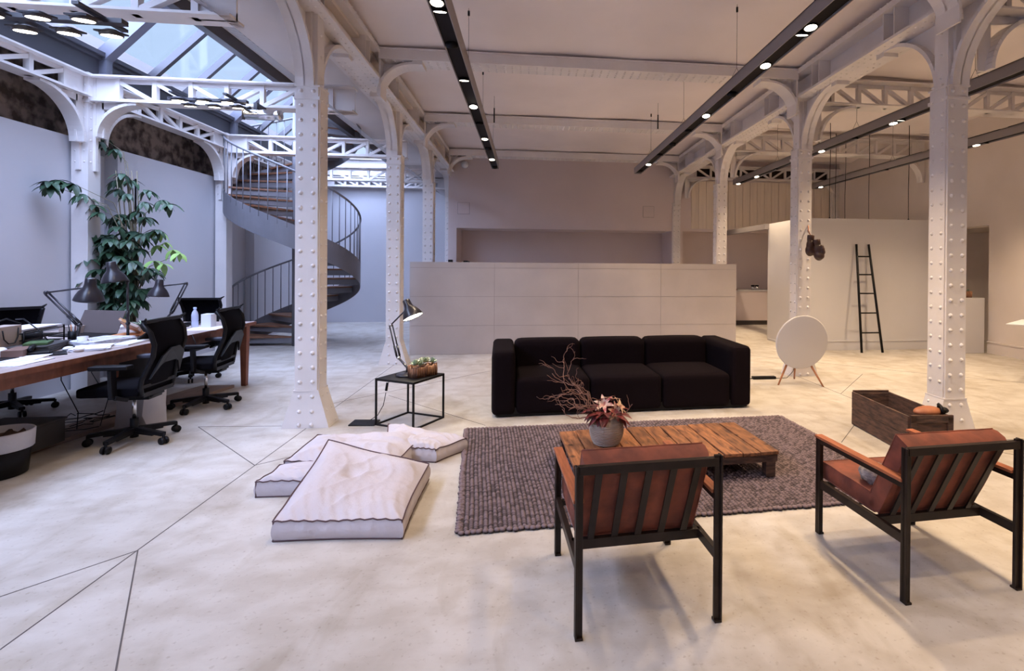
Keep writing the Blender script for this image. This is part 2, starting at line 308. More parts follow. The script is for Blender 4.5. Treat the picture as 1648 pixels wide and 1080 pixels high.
# ================= IRONWORK =================
XL, XR, CW = -1.927, 3.693, .2163
def bracket(mb, fn, R=.7, H=.66, w0=0, w1=.16, th=.035, web=True):
    """quarter arc; fn(a, z, t) -> world with a = run away from the post, z = rise"""
    n = 14; pts = [(R*(1-cos(i/n*pi/2)), H*sin(i/n*pi/2)) for i in range(n+1)]
    for i in range(n):
        (a, b), (c, d) = pts[i], pts[i+1]; L = math.hypot(c-a, d-b); nx, nz = -(d-b)/L*th, (c-a)/L*th
        mb.prism([(a, b), (c, d), (c+nx, d+nz), (a+nx, b+nz)], fn, w0, w1)
    if web:
        tm = (w0+w1)/2
        mb.prism([(-.02, 0)]+pts+[(R, H+.03), (-.02, H+.03)], fn, tm-.008, tm+.008)
def column(side, y, label):
    s = -1 if side == 'L' else 1; xi = XL if side == 'L' else XR; xo = xi+s*CW; x0, x1 = min(xi, xo), max(xi, xo); y1 = y+CW; xm = (x0+x1)/2; ym = y+CW/2
    t = T('riveted_column', label, 'column', (xm, ym, 0), group=None)
    mb = MB(); H0, HCAP = .34, 3.15
    mb.box(x0+.012, y, H0, x1-.012, y1, HCAP); mb.box(x0, y+.018, H0, x1, y1-.018, HCAP)       # plates and recessed flanges
    mb.box(x0+.03, y+.03, HCAP, x1-.03, y1-.03, 3.86); mb.box(xm-.03, y+.0, HCAP, xm+.03, y1, 3.86)
    mb.box(x0-.004, y-.008, HCAP-.13, x1+.004, y1+.008, HCAP-.10); mb.box(x0-.004, y-.006, HCAP-.012, x1+.004, y1+.006, HCAP+.004)
    z = .42
    while z < HCAP-.02:
        for a in (-.055, .055):
            for yy, nn in ((y, -1), (y1, 1)): mb.dome((xm+a, yy, z), (0, nn, 0), .0205, .8)
            for xx, nn in ((x0, -1), (x1, 1)): mb.dome((xx, ym+a, z+.067), (nn, 0, 0), .0175, .8)
        z += .134
    for z in (3.25, 3.45, 3.65):
        for xx, nn in ((x0+.03, -1), (x1-.03, 1)): mb.dome((xx, ym, z), (nn, 0, 0), .0175, .8)
    mb.build('shaft', WHITE, t)
    mb = MB(); e = .1                                                                       # splayed foot
    b = [(x0-e, y-e*.2, 0), (x1+e, y-e*.2, 0), (x1+e, y1+e*.2, 0), (x0-e, y1+e*.2, 0)]; q = [(x0, y, H0+.004), (x1, y, H0+.004), (x1, y1, H0+.004), (x0, y1, H0+.004)]
    mb.add(b+q, [(0, 1, 5, 4), (1, 2, 6, 5), (2, 3, 7, 6), (3, 0, 4, 7), (4, 5, 6, 7), (3, 2, 1, 0)])
    mb.box(x0-.004, y-.006, H0-.008, x1+.004, y1+.006, H0+.006)
    for z in (.03, .15, .285):
        k = 1-z/H0
        for a in (-.055, .055):
            mb.dome((xm+a, y-e*.2*k, z), (0, -1, 0), .0205, .8); mb.dome((xm+a, y1+e*.2*k, z), (0, 1, 0), .0205, .8)
            mb.dome((x0-e*k, ym+a, z), (-1, 0, .3), .014); mb.dome((x1+e*k, ym+a, z), (1, 0, .3), .014)
    mb.build('splayed_base', WHITE, t)
    wo = [(xo, xo-s*.165)]
    for d in (-1, 1):
        mb = MB(); y_ = y if d < 0 else y1; a0, a1 = wo[0]
        bracket(mb, lambda a, z, t_: (t_, y_+d*a, HCAP+z), .7, .66, a0, a1)
        mb.box(min(a0, a1), min(y_+d*.7, y_+d*.82), 3.77, max(a0, a1), max(y_+d*.7, y_+d*.82), 3.83)
        mb.build('arched_bracket', WHITE, t)
    return t
for k, (y, l) in enumerate([(5.041, 'white riveted iron column nearest the floor cushions, left row'), (8.102, 'white riveted iron column just behind the lit side-table lamp'),
                            (10.777, 'white riveted iron column rising behind the left end of the plaster counter'), (13.588, 'last white column of the left row, beside the back wall niche')]): column('L', y, l)
for k, (y, l) in enumerate([(4.244, 'nearest white riveted column of the right row, beside the wooden crate'), (6.832, 'white riveted column with the boxing gloves hung on it'),
                            (9.956, 'white riveted column behind the right end of the plaster counter'), (13.157, 'last white column of the right row, at the right end of the wall niche')]): column('R', y, l)
def girder(xc, name_label):
    t = T('riveted_girder', name_label, 'girder', (xc, 6, 3.83)); mb = MB()
    mb.box(xc-.19, -2.6, 3.82, xc+.19, 14.1, 3.85); mb.box(xc-.19, -2.6, 4.14, xc+.19, 14.1, 4.17); mb.box(xc-.012, -2.6, 3.85, xc+.012, 14.1, 4.14)
    mb.box(xc-.19, -2.6, 4.17, xc+.19, 14.1, ZC-.035)
    mb.build('flanged_beam', WHITE, t)
    y = -2; st = None
    while y < 14:
        for d in (0, .16):
            if st is None: st = MB().box(-.17, 0, .02, .17, .012, .31).build('stiffener_plate', WHITE, t, world=False); sp = st
            else: sp = st.copy(); COL.objects.link(sp)
            sp.parent = t; sp.location = (0, y+d-6, 0)
        y += 1.37
    mb = MB(); y = -2
    while y < 14:
        for s in (-1, 1):
            for q in (.06, .13): mb.dome((xc+s*q, y, 3.82), (0, 0, -1), .014)
            mb.dome((xc+s*.19, y, 4.20), (s, 0, 0), .013)
        y += .11
    mb.build('rivets', WHITE, t)
girder(-2.05, 'long white riveted girder running over the left row of columns')
girder(3.80, 'long white riveted girder running over the right row of columns')
bl = ['white riveted ceiling beam nearest the camera, above the armchairs', 'white ceiling beam second from the camera, above the black sofa', 'white ceiling beam above the plaster counter', 'white ceiling beam just in front of the back wall']
for y, l in zip((4.0, 6.7, 9.5, 12.35), bl):
    t = T('ceiling_beam', l, 'beam', (.9, y, 4.06), group='white riveted ceiling beams'); mb = MB()
    mb.box(-1.87, y, 4.065, 3.62, y+.3, 4.08); mb.box(-1.87, y+.0, 4.08, 3.62, y+.3, ZC-.03); mb.box(-1.87, y-.02, 4.185, 3.62, y, 4.20)
    x = -1.8
    while x < 3.6:
        for q in (.06, .12, .2, .26): mb.dome((x, y+q, 4.065), (0, 0, -1), .018, .8)
        x += .105
    mb.build('flanged_beam', WHITE, t)
    for s, xw in ((1, -1.87), (-1, 3.62)):
        mb = MB(); bracket(mb, lambda a, z, t_: (xw+s*a, t_, 3.63+z), .40, .39, y+.03, y+.27, th=.03)
        mb.box(min(xw, xw+s*.02), y+.02, 3.6, max(xw, xw+s*.02), y+.28, 4.07); mb.box(min(xw+s*.4, xw+s*.52), y+.02, 4.02, max(xw+s*.4, xw+s*.52), y+.28, 4.065)
        mb.build('curved_bracket', WHITE, t)
def truss(name_label, p, q, z0, z1, n, mirror=True, dep=.2, brk=(1, 1), R=.42, flip=False):
    """lattice truss from p to q (xy), bottom z0 top z1"""
    p = V((*p, 0)); q = V((*q, 0)); d = (q-p); L = d.length; d.normalize(); s = V((-d.y, d.x, 0))
    t = T('lattice_truss', name_label, 'truss', tuple((p+q)/2+V((0, 0, z0))))
    P = lambda a, z, w: tuple(p+d*a+s*w+V((0, 0, z)))
    ch = MB()
    for z, h in ((z1-.02, .02), (z0, .02)): ch.prism([(0, z), (L, z), (L, z+h), (0, z+h)], P, -dep/2, dep/2)
    for z, h in ((z1-.07, .05), (z0+.02, .04)): ch.prism([(0, z), (L, z), (L, z+h), (0, z+h)], P, -.012, .012)
    ch.build('chord_flanges', WHITE, t)
    lt = MB(); a0 = .28; st = (L-2*a0)/n
    for i in range(n+1):
        a = a0+i*st; lt.prism([(a-.025, z0), (a+.025, z0), (a+.025, z1-.02), (a-.025, z1-.02)], P, -.03, .03)
        if i < n:
            fl = (i >= n/2) ^ flip; za, zb = (z1-.05, z0+.03) if not fl else (z0+.03, z1-.05)
            lt.bar(P(a, za, 0), P(a+st, zb, 0), .045, .05, up=tuple(s))
    lt.prism([(0, z0), (a0, z0), (a0, z1), (0, z1)], P, -.01, .01); lt.prism([(L-a0, z0), (L, z0), (L, z1), (L-a0, z1)], P, -.01, .01)
    lt.build('lattice_bars', WHITE, t)
    for e, on in enumerate(brk):
        if on:
            b = MB(); f = (lambda a, z, w: P(a+.1, z0-R+z, w)) if e == 0 else (lambda a, z, w: P(L-a-.1, z0-R+z, w))
            bracket(b, f, R, R-.03, -.08, .08, web=False); b.prism([(-.1, 0), (0.02, 0), (0.02, R), (-.1, R)], f, -.01, .01); b.prism([(0, R-.08), (R, R-.03), (R, R), (0, R)], f, -.01, .01)
            b.build('arched_bracket', WHITE, t)
    return t
truss('white lattice truss crossing the court nearest the camera, top left', (-5.2, 4.2), (-2.2, 4.2), 3.33, 3.62, 6, brk=(0, 0))
truss('white lattice truss crossing the court in front of the spiral stair', (-5.2, 6.87), (-2.2, 6.87), 3.42, 3.735, 6, brk=(1, 0))
truss('white lattice truss crossing the court behind the spiral stair', (-5.2, 9.7), (-2.2, 9.7), 3.42, 3.735, 6, brk=(1, 0))
truss('white lattice truss crossing the court farthest back, near its end wall', (-5.2, 12.5), (-2.2, 12.5), 3.42, 3.735, 6, brk=(1, 0))
truss('white lattice truss lying against the end wall of the court', (-5.3, 14.05), (-2.1, 14.05), 3.50, 3.76, 9, brk=(0, 0))
truss('nearest lattice truss running along the left court wall', (-5.25, 4.2), (-5.25, 6.8), 3.47, 3.73, 5, R=.55)
truss('second lattice truss along the left wall, behind the tall plant', (-5.25, 6.95), (-5.25, 9.6), 3.47, 3.73, 5, R=.55)
truss('third lattice truss along the left wall, beyond the spiral stair', (-5.25, 9.8), (-5.25, 12.4), 3.47, 3.73, 5, R=.55)
truss('lattice truss crossing the right aisle, passing above the first column', (3.98, 4.24), (8.19, 4.24), 3.78, 4.15, 9, R=.5, dep=.3)
truss('lattice truss crossing the right aisle above the round speaker', (3.98, 6.96), (8.19, 6.96), 3.80, 4.15, 9, R=.5, dep=.3)
truss('lattice truss crossing the right aisle above the white partition', (3.98, 10.0), (8.19, 10.0), 3.80, 4.15, 9, R=.5, dep=.3)
truss('lattice truss against the back wall of the right aisle', (3.98, 13.05), (8.19, 13.05), 3.78, 4.12, 9, R=.5, dep=.25)
struct('wall_back_opening_shade', MB().box(4.1, 13.17, 3.82, 8.1, 13.19, 4.08), mat('painted_recess_shade', (.05, .035, .03), .9))  # flat dark sheet: the shade inside the openings is painted, nothing is recessed
for (x, y, l) in ((-5.28, 6.87, 'white iron wall post in the left court, behind the tall plant'), (-5.28, 9.7, 'white iron wall post in the left court, left of the spiral stair'), (-5.28, 4.2, 'white iron wall post of the left court, at the upper left frame edge'), (8.12, 13.08, 'white iron post against the back wall of the right aisle')):
    t = T('wall_post', l, 'post', (x, y, 0)); mb = MB()
    mb.box(x-.09, y-.09, 0, x+.09, y+.09, 3.76); mb.box(x-.11, y-.11, 3.40, x+.11, y+.11, 3.43); mb.box(x-.02, y-.12, 2.6, x+.02, y+.12, 3.74); mb.box(x-.12, y-.02, 2.6, x+.12, y+.02, 3.74)
    z = 2.7
    while z < 3.7:
        for a in (-.05, .05): mb.dome((x+a, y-.09, z), (0, -1, 0), .012); mb.dome((x+.09, y+a, z), (1, 0, 0), .012)
        z += .13
    mb.build('riveted_shaft', WHITE, t)
# perforated cove beside the left girder
pm = bpy.data.materials.new('perforated_sheet'); pm.use_nodes = True; nt = pm.node_tree; N = nt.nodes; b = N['Principled BSDF']; b.inputs['Base Color'].default_value = (.33, .30, .30, 1); b.inputs['Roughness'].default_value = .5
tc = N.new('ShaderNodeTexCoord'); sx = N.new('ShaderNodeSeparateXYZ'); nt.links.new(tc.outputs['Object'], sx.inputs[0])
def wv(o, s):
    a = N.new('ShaderNodeMath'); a.operation = 'MULTIPLY'; a.inputs[1].default_value = s; nt.links.new(o, a.inputs[0]); c = N.new('ShaderNodeMath'); c.operation = 'SINE'; nt.links.new(a.outputs[0], c.inputs[0]); return c.outputs[0]
mlt = N.new('ShaderNodeMath'); mlt.operation = 'MAXIMUM'; nt.links.new(wv(sx.outputs[1], 95), mlt.inputs[0]); nt.links.new(wv(sx.outputs[0], 120), mlt.inputs[1])
gt = N.new('ShaderNodeMath'); gt.operation = 'GREATER_THAN'; gt.inputs[1].default_value = .15; nt.links.new(mlt.outputs[0], gt.inputs[0]); nt.links.new(gt.outputs[0], b.inputs['Alpha'])
mb = MB(); mb.grid(8, 60, lambda a, c: (-2.62+.42*sin(a*pi/2), -1+14.9*c, 3.27+.27*(1-a)**1.6), True)
tag(mb.build('perforated_cove', pm), 'curved perforated white sheet running beside the left row of columns', 'metal cove')
# ================= LIGHTING TRACKS =================
def track(x0, x1, zb, zt, y0, y1, ys, name_label, dark_top=False, power=1.0, hang=()):
    xm = (x0+x1)/2; t = T('track_light', name_label, 'track light', (xm, y1, zb)); mb = MB()
    mb.box(x0, y0, zb, x0+.008, y1, zt).box(x1-.008, y0, zb, x1, y1, zt).box(x0, y1-.01, zb, x1, y1, zt).box(x0, y0, zt-.01, x1, y1, zt)
    mb.build('housing', TRKS, t)
    MB().box(x0+.008, y0, zb+.018, x1-.008, y1-.01, zb+.03).build('channel', TRKD, t)
    if dark_top:
        mb = MB(); y = y0
        while y < y1-.8: mb.box(xm-.03, y, zt, xm+.03, y+.62, zt+.018); y += .75
        mb.build('black_insert', TRKD, t)
    for i, (y, st) in enumerate(ys):
        s = MB(); mt = M.Translation((xm, y, zb+.004)) @ M.Rotation(RD((10, -14, 14, -8, 16, -12)[i % 6]) if st else RD(38), 4, 'X')
        s.lathe([(.05, .05), (.055, .0), (.054, -.006), (.047, -.006), (.047, -.001)], 20, mt)
        so = s.build('spotlight', BLACK, t)
        MB().lathe([(.0465, -.0045), (.001, -.0046)], 20, mt).build('lens', LAMPE if st else LAMPD, so)
        if st and y > -1.5:
            light('SPOT', 'spot', (xm, y, zb-.04), K_SPOT*power, WARM if power < 1 else WARMER, spot_size=RD(105), spot_blend=.9, shadow_soft_size=.04, rot=(RD((6, -10, 8, -4, 10, -8)[i % 6]), RD((8, -8, 4, -10)[i % 4]), 0))
    mb = MB()
    for y in hang:
        mb.tube([(xm, y, ZC+.05), (xm, y, zt+.12)], .0022, 4); mb.tube([(xm, y, zt+.12), (x0+.01, y, zt)], .002, 4); mb.tube([(xm, y, zt+.12), (x1-.01, y, zt)], .002, 4)
        mb.lathe([(.012, 0), (.012, .05)], 8, M.Translation((xm, y, ZC-.03)))
    mb.build('suspension_wires', BLACK, t)
    return t
g = lambda s: [(a, b) for a, b in s]
track(-.735, -.60, 3.38, 3.53, -.5, 10.25, [(-.1, 1), (1.5, 1), (3.07, 1), (3.82, 1), (3.95, 1), (4.56, 0), (5.39, 1), (6.27, 1), (7.03, 1), (7.85, 1), (8.51, 0), (9.35, 1), (10.1, 0)],
      'left lighting track with grey sides hanging over the vase side of the sofa', power=.5, hang=(1.6, 3.9, 5.75, 7.5, 9.6))
track(2.10, 2.24, 3.38, 3.50, -.5, 10.35, [(-.1, 1), (1.5, 1), (3.07, 1), (3.84, 1), (3.97, 1), (4.62, 1), (5.45, 0), (6.25, 1), (7.0, 1), (7.79, 0), (8.56, 1), (9.38, 1), (10.08, 1)],
      'second lighting track from the left, hanging over the right end of the sofa', power=1.35, hang=(1.6, 3.7, 5.3, 7.2, 9.2))
track(4.60, 4.74, 3.38, 3.50, 1.5, 11.4, [(2.3, 1), (3.8, 1), (6.1, 1), (6.24, 1), (7.05, 1), (7.9, 1), (9.5, 1), (10.3, 1), (11.05, 1), (11.25, 1)], 'lighting track running above the white partition and ladder', power=1.35, hang=(2.6, 5.0, 7.0, 9.4))  # spots towards the far end are added to brighten the back wall
track(6.66, 6.80, 3.38, 3.50, 1.5, 11.7, [(3.2, 1), (5.1, 1), (7.03, 1), (7.17, 1), (9.2, 1), (11.4, 1)], 'rightmost lighting track with black inserts along its top', True, power=1.45, hang=(3.2, 6.2, 9.0))
for (x, y, l) in ((-.71, 8.7, 'short black rod hanging beside the left lighting track'), (2.05, 8.7, 'short black rod hanging beside the second lighting track')):
    tag(MB().tube([(x+.12, y, 4.1), (x+.12, y, 3.86)], .011, 8).tube([(x+.12, y, 4.35), (x+.12, y, 4.1)], .003, 4).build('ceiling_rod', BLACK), l, 'rod')
# clamped spotlight clusters in the court
def cluster(x, y, z, label, n=3):
    t = T('spotlight_cluster', label, 'spotlights', (x, y, z)); mb = MB()
    mb.box(x-.42, y-.03, z+.02, x+.42, y+.03, z+.05); mb.box(x-.3, y-.2, z+.05, x-.26, y+.2, z+.07); mb.box(x+.26, y-.2, z+.05, x+.3, y+.2, z+.07)
    mb.build('frame', GREY, t)
    for i in range(n):
        for j in (-1, 1):
            cx = x-.26+i*.26; cy = y+j*.11
            q_ = M.Translation((cx, cy, z)) @ M.Rotation(RD(9), 4, 'X'); s = MB(); s.lathe([(.064, -.012), (.064, .012), (.03, .03)], 20, q_); s.box(-.064, -.064, .004, .064, .064, .014, q_); so = s.build('lamp_head', GREY, t)
            MB().lathe([(.056, -.0135), (.001, -.0136)], 20, q_).build('lens', LAMPE, so)
    light('SPOT', 'spot', (x, y, z-.06), 25, WARM, spot_size=RD(120), spot_blend=.8, shadow_soft_size=.2)
cluster(-3.05, 3.72, 3.04, 'cluster of round spotlights at the top left corner of the court')
cluster(-3.68, 6.45, 3.35, 'cluster of round spotlights below the truss in front of the stair')
t = T('cylinder_projector', 'silver cylindrical projector fixed under the court truss beside the stair rail', 'projector', (-3.16, 6.6, 3.29)); my = M.Translation((-3.16, 6.6, 3.28)) @ M.Rotation(pi/2, 4, 'Y')
MB().lathe([(.045, -.2), (.062, -.19), (.062, .12), (.055, .13), (.055, .16), (.062, .165), (.062, .2), (.04, .21)], 20, my).build('body', CHROME, t)
MB().box(-3.26, 6.58, 3.33, -3.22, 6.80, 3.42).tube([(-3.38, 6.6, 3.22), (-3.38, 6.6, 3.34), (-3.30, 6.6, 3.36)], .02, 8).build('bracket', GREY, t)
# ================= SPIRAL STAIR =================
SCX, SCY, SR = -4.27, 10.1, 1.09
t = T('spiral_stair', 'grey steel spiral stair with wooden treads, rising behind the desks in the court', 'staircase', (SCX, SCY, 0))
PZ = lambda a, r, z: (SCX+r*cos(RD(180-a)), SCY+r*sin(RD(180-a)), z)
MB().tube([(SCX, SCY, 0), (SCX, SCY, 5.2)], .055, 16).build('centre_pole', STAIRM, t)
for i in range(24):
    a0, a1 = i*22.5-3, (i+1)*22.5; z = .178*(i+1)
    for nm, zz, th, m_, e in (('tread_pan', z-.125, .095, STAIRM, 3), ('tread', z-.03, .03, OAKT, 0)):
        mb = MB(); pts = [PZ(a0+e, .05, 0)]+[PZ(a0+e+(a1-a0-e)*k/3, SR-.02, 0) for k in range(4)]+[PZ(a1, .05, 0)]
        mb.prism([(p[0], p[1]) for p in pts], lambda x, y, q: (x, y, q), zz, zz+th); mb.build(nm, m_, t)
ZH = lambda a: .178*a/22.5
mb = MB(); n = 150
def hel(a0, a1, zl, zh, r, th):
    vs = []; fs = []
    for i in range(n+1):
        a = a0+(a1-a0)*i/n; z = ZH(a)
        vs += [PZ(a, r, max(0, z+zl)), PZ(a, r+th, max(0, z+zl)), PZ(a, r+th, max(.01, z+zh)), PZ(a, r, max(.01, z+zh))]
    for i in range(n):
        for k in range(4): fs.append((i*4+k, i*4+(k+1) % 4, (i+1)*4+(k+1) % 4, (i+1)*4+k))
    mb.add(vs, fs, False)
hel(-4, 552, -.21, .19, SR-.005, .012); mb.build('stringer', STAIRM, t)
mb = MB(); mb.tube([PZ(a, SR, ZH(a)+1.08) for a in range(0, 600, 5)], .019, 8); mb.build('handrail', STAIRM, t)
b0 = None
for i in range(78):
    a = 2+i*7.4
    if b0 is None: b0 = MB().tube([(0, 0, .1), (0, 0, 1.07)], .0085, 6).build('baluster', STAIRM, t, world=False); bo = b0
    else: bo = b0.copy(); COL.objects.link(bo)
    q = PZ(a, SR, ZH(a)); bo.parent = t; bo.location = (q[0]-SCX, q[1]-SCY, q[2])
mb = MB(); mb.prism([(SCX, SCY), (SCX+1.6, SCY), (SCX+1.6, SCY+.9), (SCX, SCY+1.1)], lambda x, y, q: (x, y, q), 4.20, 4.32); mb.build('top_landing', STAIRM, t)
# ================= COUNTER, NICHE, PARTITION =================
t = T('plaster_counter', 'long tall counter clad in pale plaster panels behind the sofa', 'counter', (.85, 9.5, 0))
cx0, cx1, cy0 = -1.98, 3.69, 8.94
MB().box(cx0+.01, cy0+.006, 0, cx1-.01, 10.0, 1.545).build('core', CJ, t)
xs = [cx0, -.584, .846, 2.308, cx1]; zs = [0, .488, .978, 1.462, 1.555]
for i in range(4):
    for j in range(4):
        MB().box(xs[i]+.0025, cy0, zs[j]+.0025, xs[i+1]-.0025, cy0+.03, zs[j+1]-.0025 if j < 3 else 1.555).build('panel', COUNT, t)
MB().box(cx0, cy0+.03, 0, cx0+.02, 10.02, 1.555).build('end_panel', COUNT, t); MB().box(cx1-.02, cy0+.03, 0, cx1, 10.02, 1.555).build('end_panel', COUNT, t)
MB().box(cx0, cy0+.03, 1.545, cx1, 10.02, 1.558).build('worktop', COUNT, t)
tag(MB().box(-1.38, 9.1, 1.558, -1.31, 9.2, 1.60).build('card_terminal', BLACK, bevel=.005), 'small black device on the left of the counter top', 'device')
tag(MB().box(-1.13, 9.15, 1.558, -1.06, 9.3, 1.585).box(-1.06, 9.15, 1.558, -1.03, 9.25, 1.575).build('stapler', BLACK, bevel=.004), 'small dark stapler lying on the counter top before the niche', 'stapler')
for (x, l) in ((-1.632, 'left square hatch cover on the back wall above the niche'), (3.06, 'right square hatch cover on the back wall above the niche')):
    t = T('hatch_cover', l, 'hatch', (x, 13.19, 2.92), group=None)
    MB().box(x-.14, 13.185, 2.78, x+.14, 13.2, 3.06).build('door', BACKW, t)
    MB().box(x-.145, 13.192, 2.775, x+.145, 13.1995, 3.065).build('frame_gap', DARKJ, t)
t = T('wall_speaker', 'round security camera with a bluish glint high on the back wall', 'camera', (-1.6, 13.17, 4.0))
MB().ball((-1.6, 13.15, 4.0), .09).build('dome', PLAW, t)
pw = T('partition_box', 'free-standing white partition with the black ladder leaning on it', 'partition', (6.2, 9.6, 0))
MB().box(4.95, 8.93, .03, 7.48, 10.35, 2.41).build('panelling', PANEL, pw)
MB().box(4.94, 8.915, .0, 7.49, 8.93, .17).box(4.94, 8.905, .155, 7.49, 8.93, .175).box(4.93, 8.93, 0, 4.95, 10.3, .04).build('skirting', PANEL, pw)
MB().box(4.86, 10.3, 2.30, 4.96, 12.7, 2.41).build('header_rail', TRKS, pw)
t = T('wall_cabinet', 'low cream cabinet against the back wall, seen between counter and partition', 'cabinet', (5.5, 13.3, 0))
MB().box(4.3, 12.95, .12, 7.2, 13.65, .88).build('body', BACKW, t); MB().box(4.28, 12.93, .88, 7.2, 13.65, .905).build('top', PANEL, t); MB().box(4.35, 13.0, 0, 7.1, 13.5, .12).build('plinth', DARKJ, t)
for (dx, l) in ((0, 'left glass jar on the cream cabinet at the back'), (.11, 'right glass jar on the cream cabinet at the back')):
    q = (5.86+dx, 13.1, .905); t = T('glass_jar', l, 'jar', q, group='jars on the back cabinet'); MB().lathe([(.045, 0), (.045, .10)], 14, M.Translation(q)).build('jar', CHROME, t); MB().lathe([(.05, .10), (.05, .13)], 14, M.Translation(q)).build('lid', BLACK, t)
tag(MB().box(5.18, 13.0, .905, 5.4, 13.08, .92).build('pen', mat('red_pen', (.35, .03, .03), .5)), 'small red pen on the cream cabinet at the back', 'pen')
for (x, y, z1, l) in ((5.02, 9.2, 2.41, 'thin cable rising from the left front of the white partition'), (7.1, 9.05, 2.41, 'thin cable rising from the right front of the white partition'), (5.55, 9.1, 2.41, 'pair cable rising from the partition, right of the glove column'), (6.1, 9.8, 2.41, 'thin cable rising from the middle of the white partition'), (6.5, 10.1, 2.41, 'thin cable rising from the rear of the white partition, left of the ladder top'), (6.75, 9.7, 2.41, 'thin cable rising from the partition above the ladder')):
    tag(MB().tube([(x, y, 4.2), (x+.006, y, 3.6), (x-.006, y, 3.0), (x, y, z1)], .006, 5).lathe([(.001, 0), (.018, .004), (.014, .03), (.001, .035)], 8, M.Translation((x, y, z1))).build('suspension_cable', BLACK), l, 'cable')
# ladder
t = T('wooden_ladder', 'black wooden ladder with five rungs leaning on the white partition', 'ladder', (6.07, 8.62, 0))
fl, fr, tl, tr_ = V((5.877, 8.60, 0)), V((6.275, 8.60, 0)), V((5.945, 8.885, 1.94)), V((6.185, 8.885, 1.94))
for a, b in ((fl, tl), (fr, tr_)): MB().tube([a, b], .021, 10).build('rail', BLACK, t)
for v in (.18, .36, .54, .715, .885): MB().tube([fl.lerp(tl, v), fr.lerp(tr_, v)], .013, 8).build('rung', BLACK, t)
# pedestal + planter
tag(MB().box(7.62, 8.42, 0, 8.10, 8.85, .985).build('plinth', PANEL, bevel=.003), 'white square plinth by the right wall, half hidden by the near column', 'plinth')
def leafm(mb, base, d, L, W, nrm=V((0, 0, 1)), curl=.3, n=5):
    d = V(d).normalized(); s = d.cross(nrm); s = s.normalized() if s.length > 1e-4 else V((1, 0, 0)); up = s.cross(d); vs = []; fs = []
    for i in range(n+1):
        t_ = i/n; w_ = W*(sin(pi*min(.98, t_*.92+.06))**.8)*.5; p = V(base)+d*L*t_+up*(-curl*L*t_*t_)
        vs += [p-s*w_+up*w_*.25, p, p+s*w_+up*w_*.25]
    for i in range(n): fs += [(i*3, i*3+1, i*3+4, i*3+3), (i*3+1, i*3+2, i*3+5, i*3+4)]
    mb.add(vs, fs, True)
def planter(c, rz, L, W, H, label, n, white=True, sc=1):
    t = T('succulent_planter', label, 'planter', c, rz)
    k = int(L/.024)
    mb = MB(); mb.box(-L/2+.008, -W/2+.008, 0, L/2-.008, W/2-.008, H*.86)
    for i in range(k):
        x = -L/2+(i+.5)*L/k
        for s in (-1, 1): h = H*random.uniform(.86, 1.1); mb.tube([(x, s*W/2, 0), (x+random.uniform(-.003, .003), s*(W/2+.003), h*.5), (x, s*W/2, h)], L/k*random.uniform(.44, .54), 7)
    k = max(3, int(W/.024))
    for i in range(k):
        y = -W/2+(i+.5)*W/k
        for s in (-1, 1): h = H*random.uniform(.86, 1.1); mb.tube([(s*L/2, y, 0), (s*L/2, y, h)], W/k*random.uniform(.44, .52), 7)
    mb.build('bark_box', BARK, t, world=False)
    for i in range(n):
        mb = MB(); x = -L/2+(i+.5)*L/n; y = random.uniform(-.25, .25)*W; up_ = random.uniform(0, .02)*sc
        for ring in range(4):
            for j in range(8):
                a = 2*pi*j/8+ring*.4; leafm(mb, (x, y, H*.88+.006*ring+up_), (cos(a), sin(a), .25+.55*ring), (.036-.004*ring)*sc, .017*sc, curl=-.25, n=3)
        mb.build('succulent', (SUCW if (i % 2 and white) else SUCC), t, world=False)
    return t
planter((7.83, 8.6, .985), 0, .26, .12, .11, 'small bark planter with dark succulents on the white plinth', 4, False)
# white table at the right edge
t = T('white_table', 'white table top entering the picture at the right edge', 'table', (7.2, 6.3, 0))
MB().prism([(6.50, 6.42), (6.9, 5.9), (7.9, 5.8), (8.0, 6.9), (7.3, 6.95)], lambda x, y, q: (x, y, q), .748, .758).build('table_top', COOL, t)
for q in ((7.35, 6.1), (7.8, 6.1), (7.85, 6.8), (7.45, 6.8)): MB().tube([(q[0], q[1], 0), (q[0], q[1], .748)], .014, 8).build('leg', BLACK, t)
# disc speaker
t = T('disc_speaker', 'round white disc speaker on three oak legs before the glove column', 'speaker', (3.5, 6.4, 0)); md = M.Translation((3.512, 6.37, .543)) @ M.Rotation(-.0, 4, 'Z') @ M.Rotation(pi/2+RD(7), 4, 'X')
MB().lathe([(.05, -.11), (.16, -.10), (.29, -.045), (.338, -.012), (.343, .0)], 64, md).build('shell', PLAW, t)
MB().lathe([(.343, 0), (.352, .004), (.354, .016), (.348, .026), (.34, .029), (.001, .034)], 96, md).build('cloth_front', SPK, t)
for p, q in (((3.36, 6.44, .26), (3.182, 6.33, 0)), ((3.66, 6.42, .25), (3.708, 6.18, 0)), ((3.50, 6.50, .26), (3.575, 6.66, 0))): MB().tube([p, q], .015, 10, r1=.010).build('leg', OAK, t)
tag(MB().tube([(3.50, 6.5, .22), (3.50, 6.56, .12), (3.44, 6.60, .03), (3.36, 6.68, .008), (3.2, 6.73, .008)], .004, 6).build('power_cable', BLACK), 'thin cable running from the round speaker to the power strip', 'cable')
tag(MB().box(3.0, 6.66, 0, 3.32, 6.73, .035).box(2.62, 6.70, 0, 3.0, 6.715, .008).build('power_strip', BLACK, bevel=.004), 'black power strip on the floor between sofa and round speaker', 'power strip')
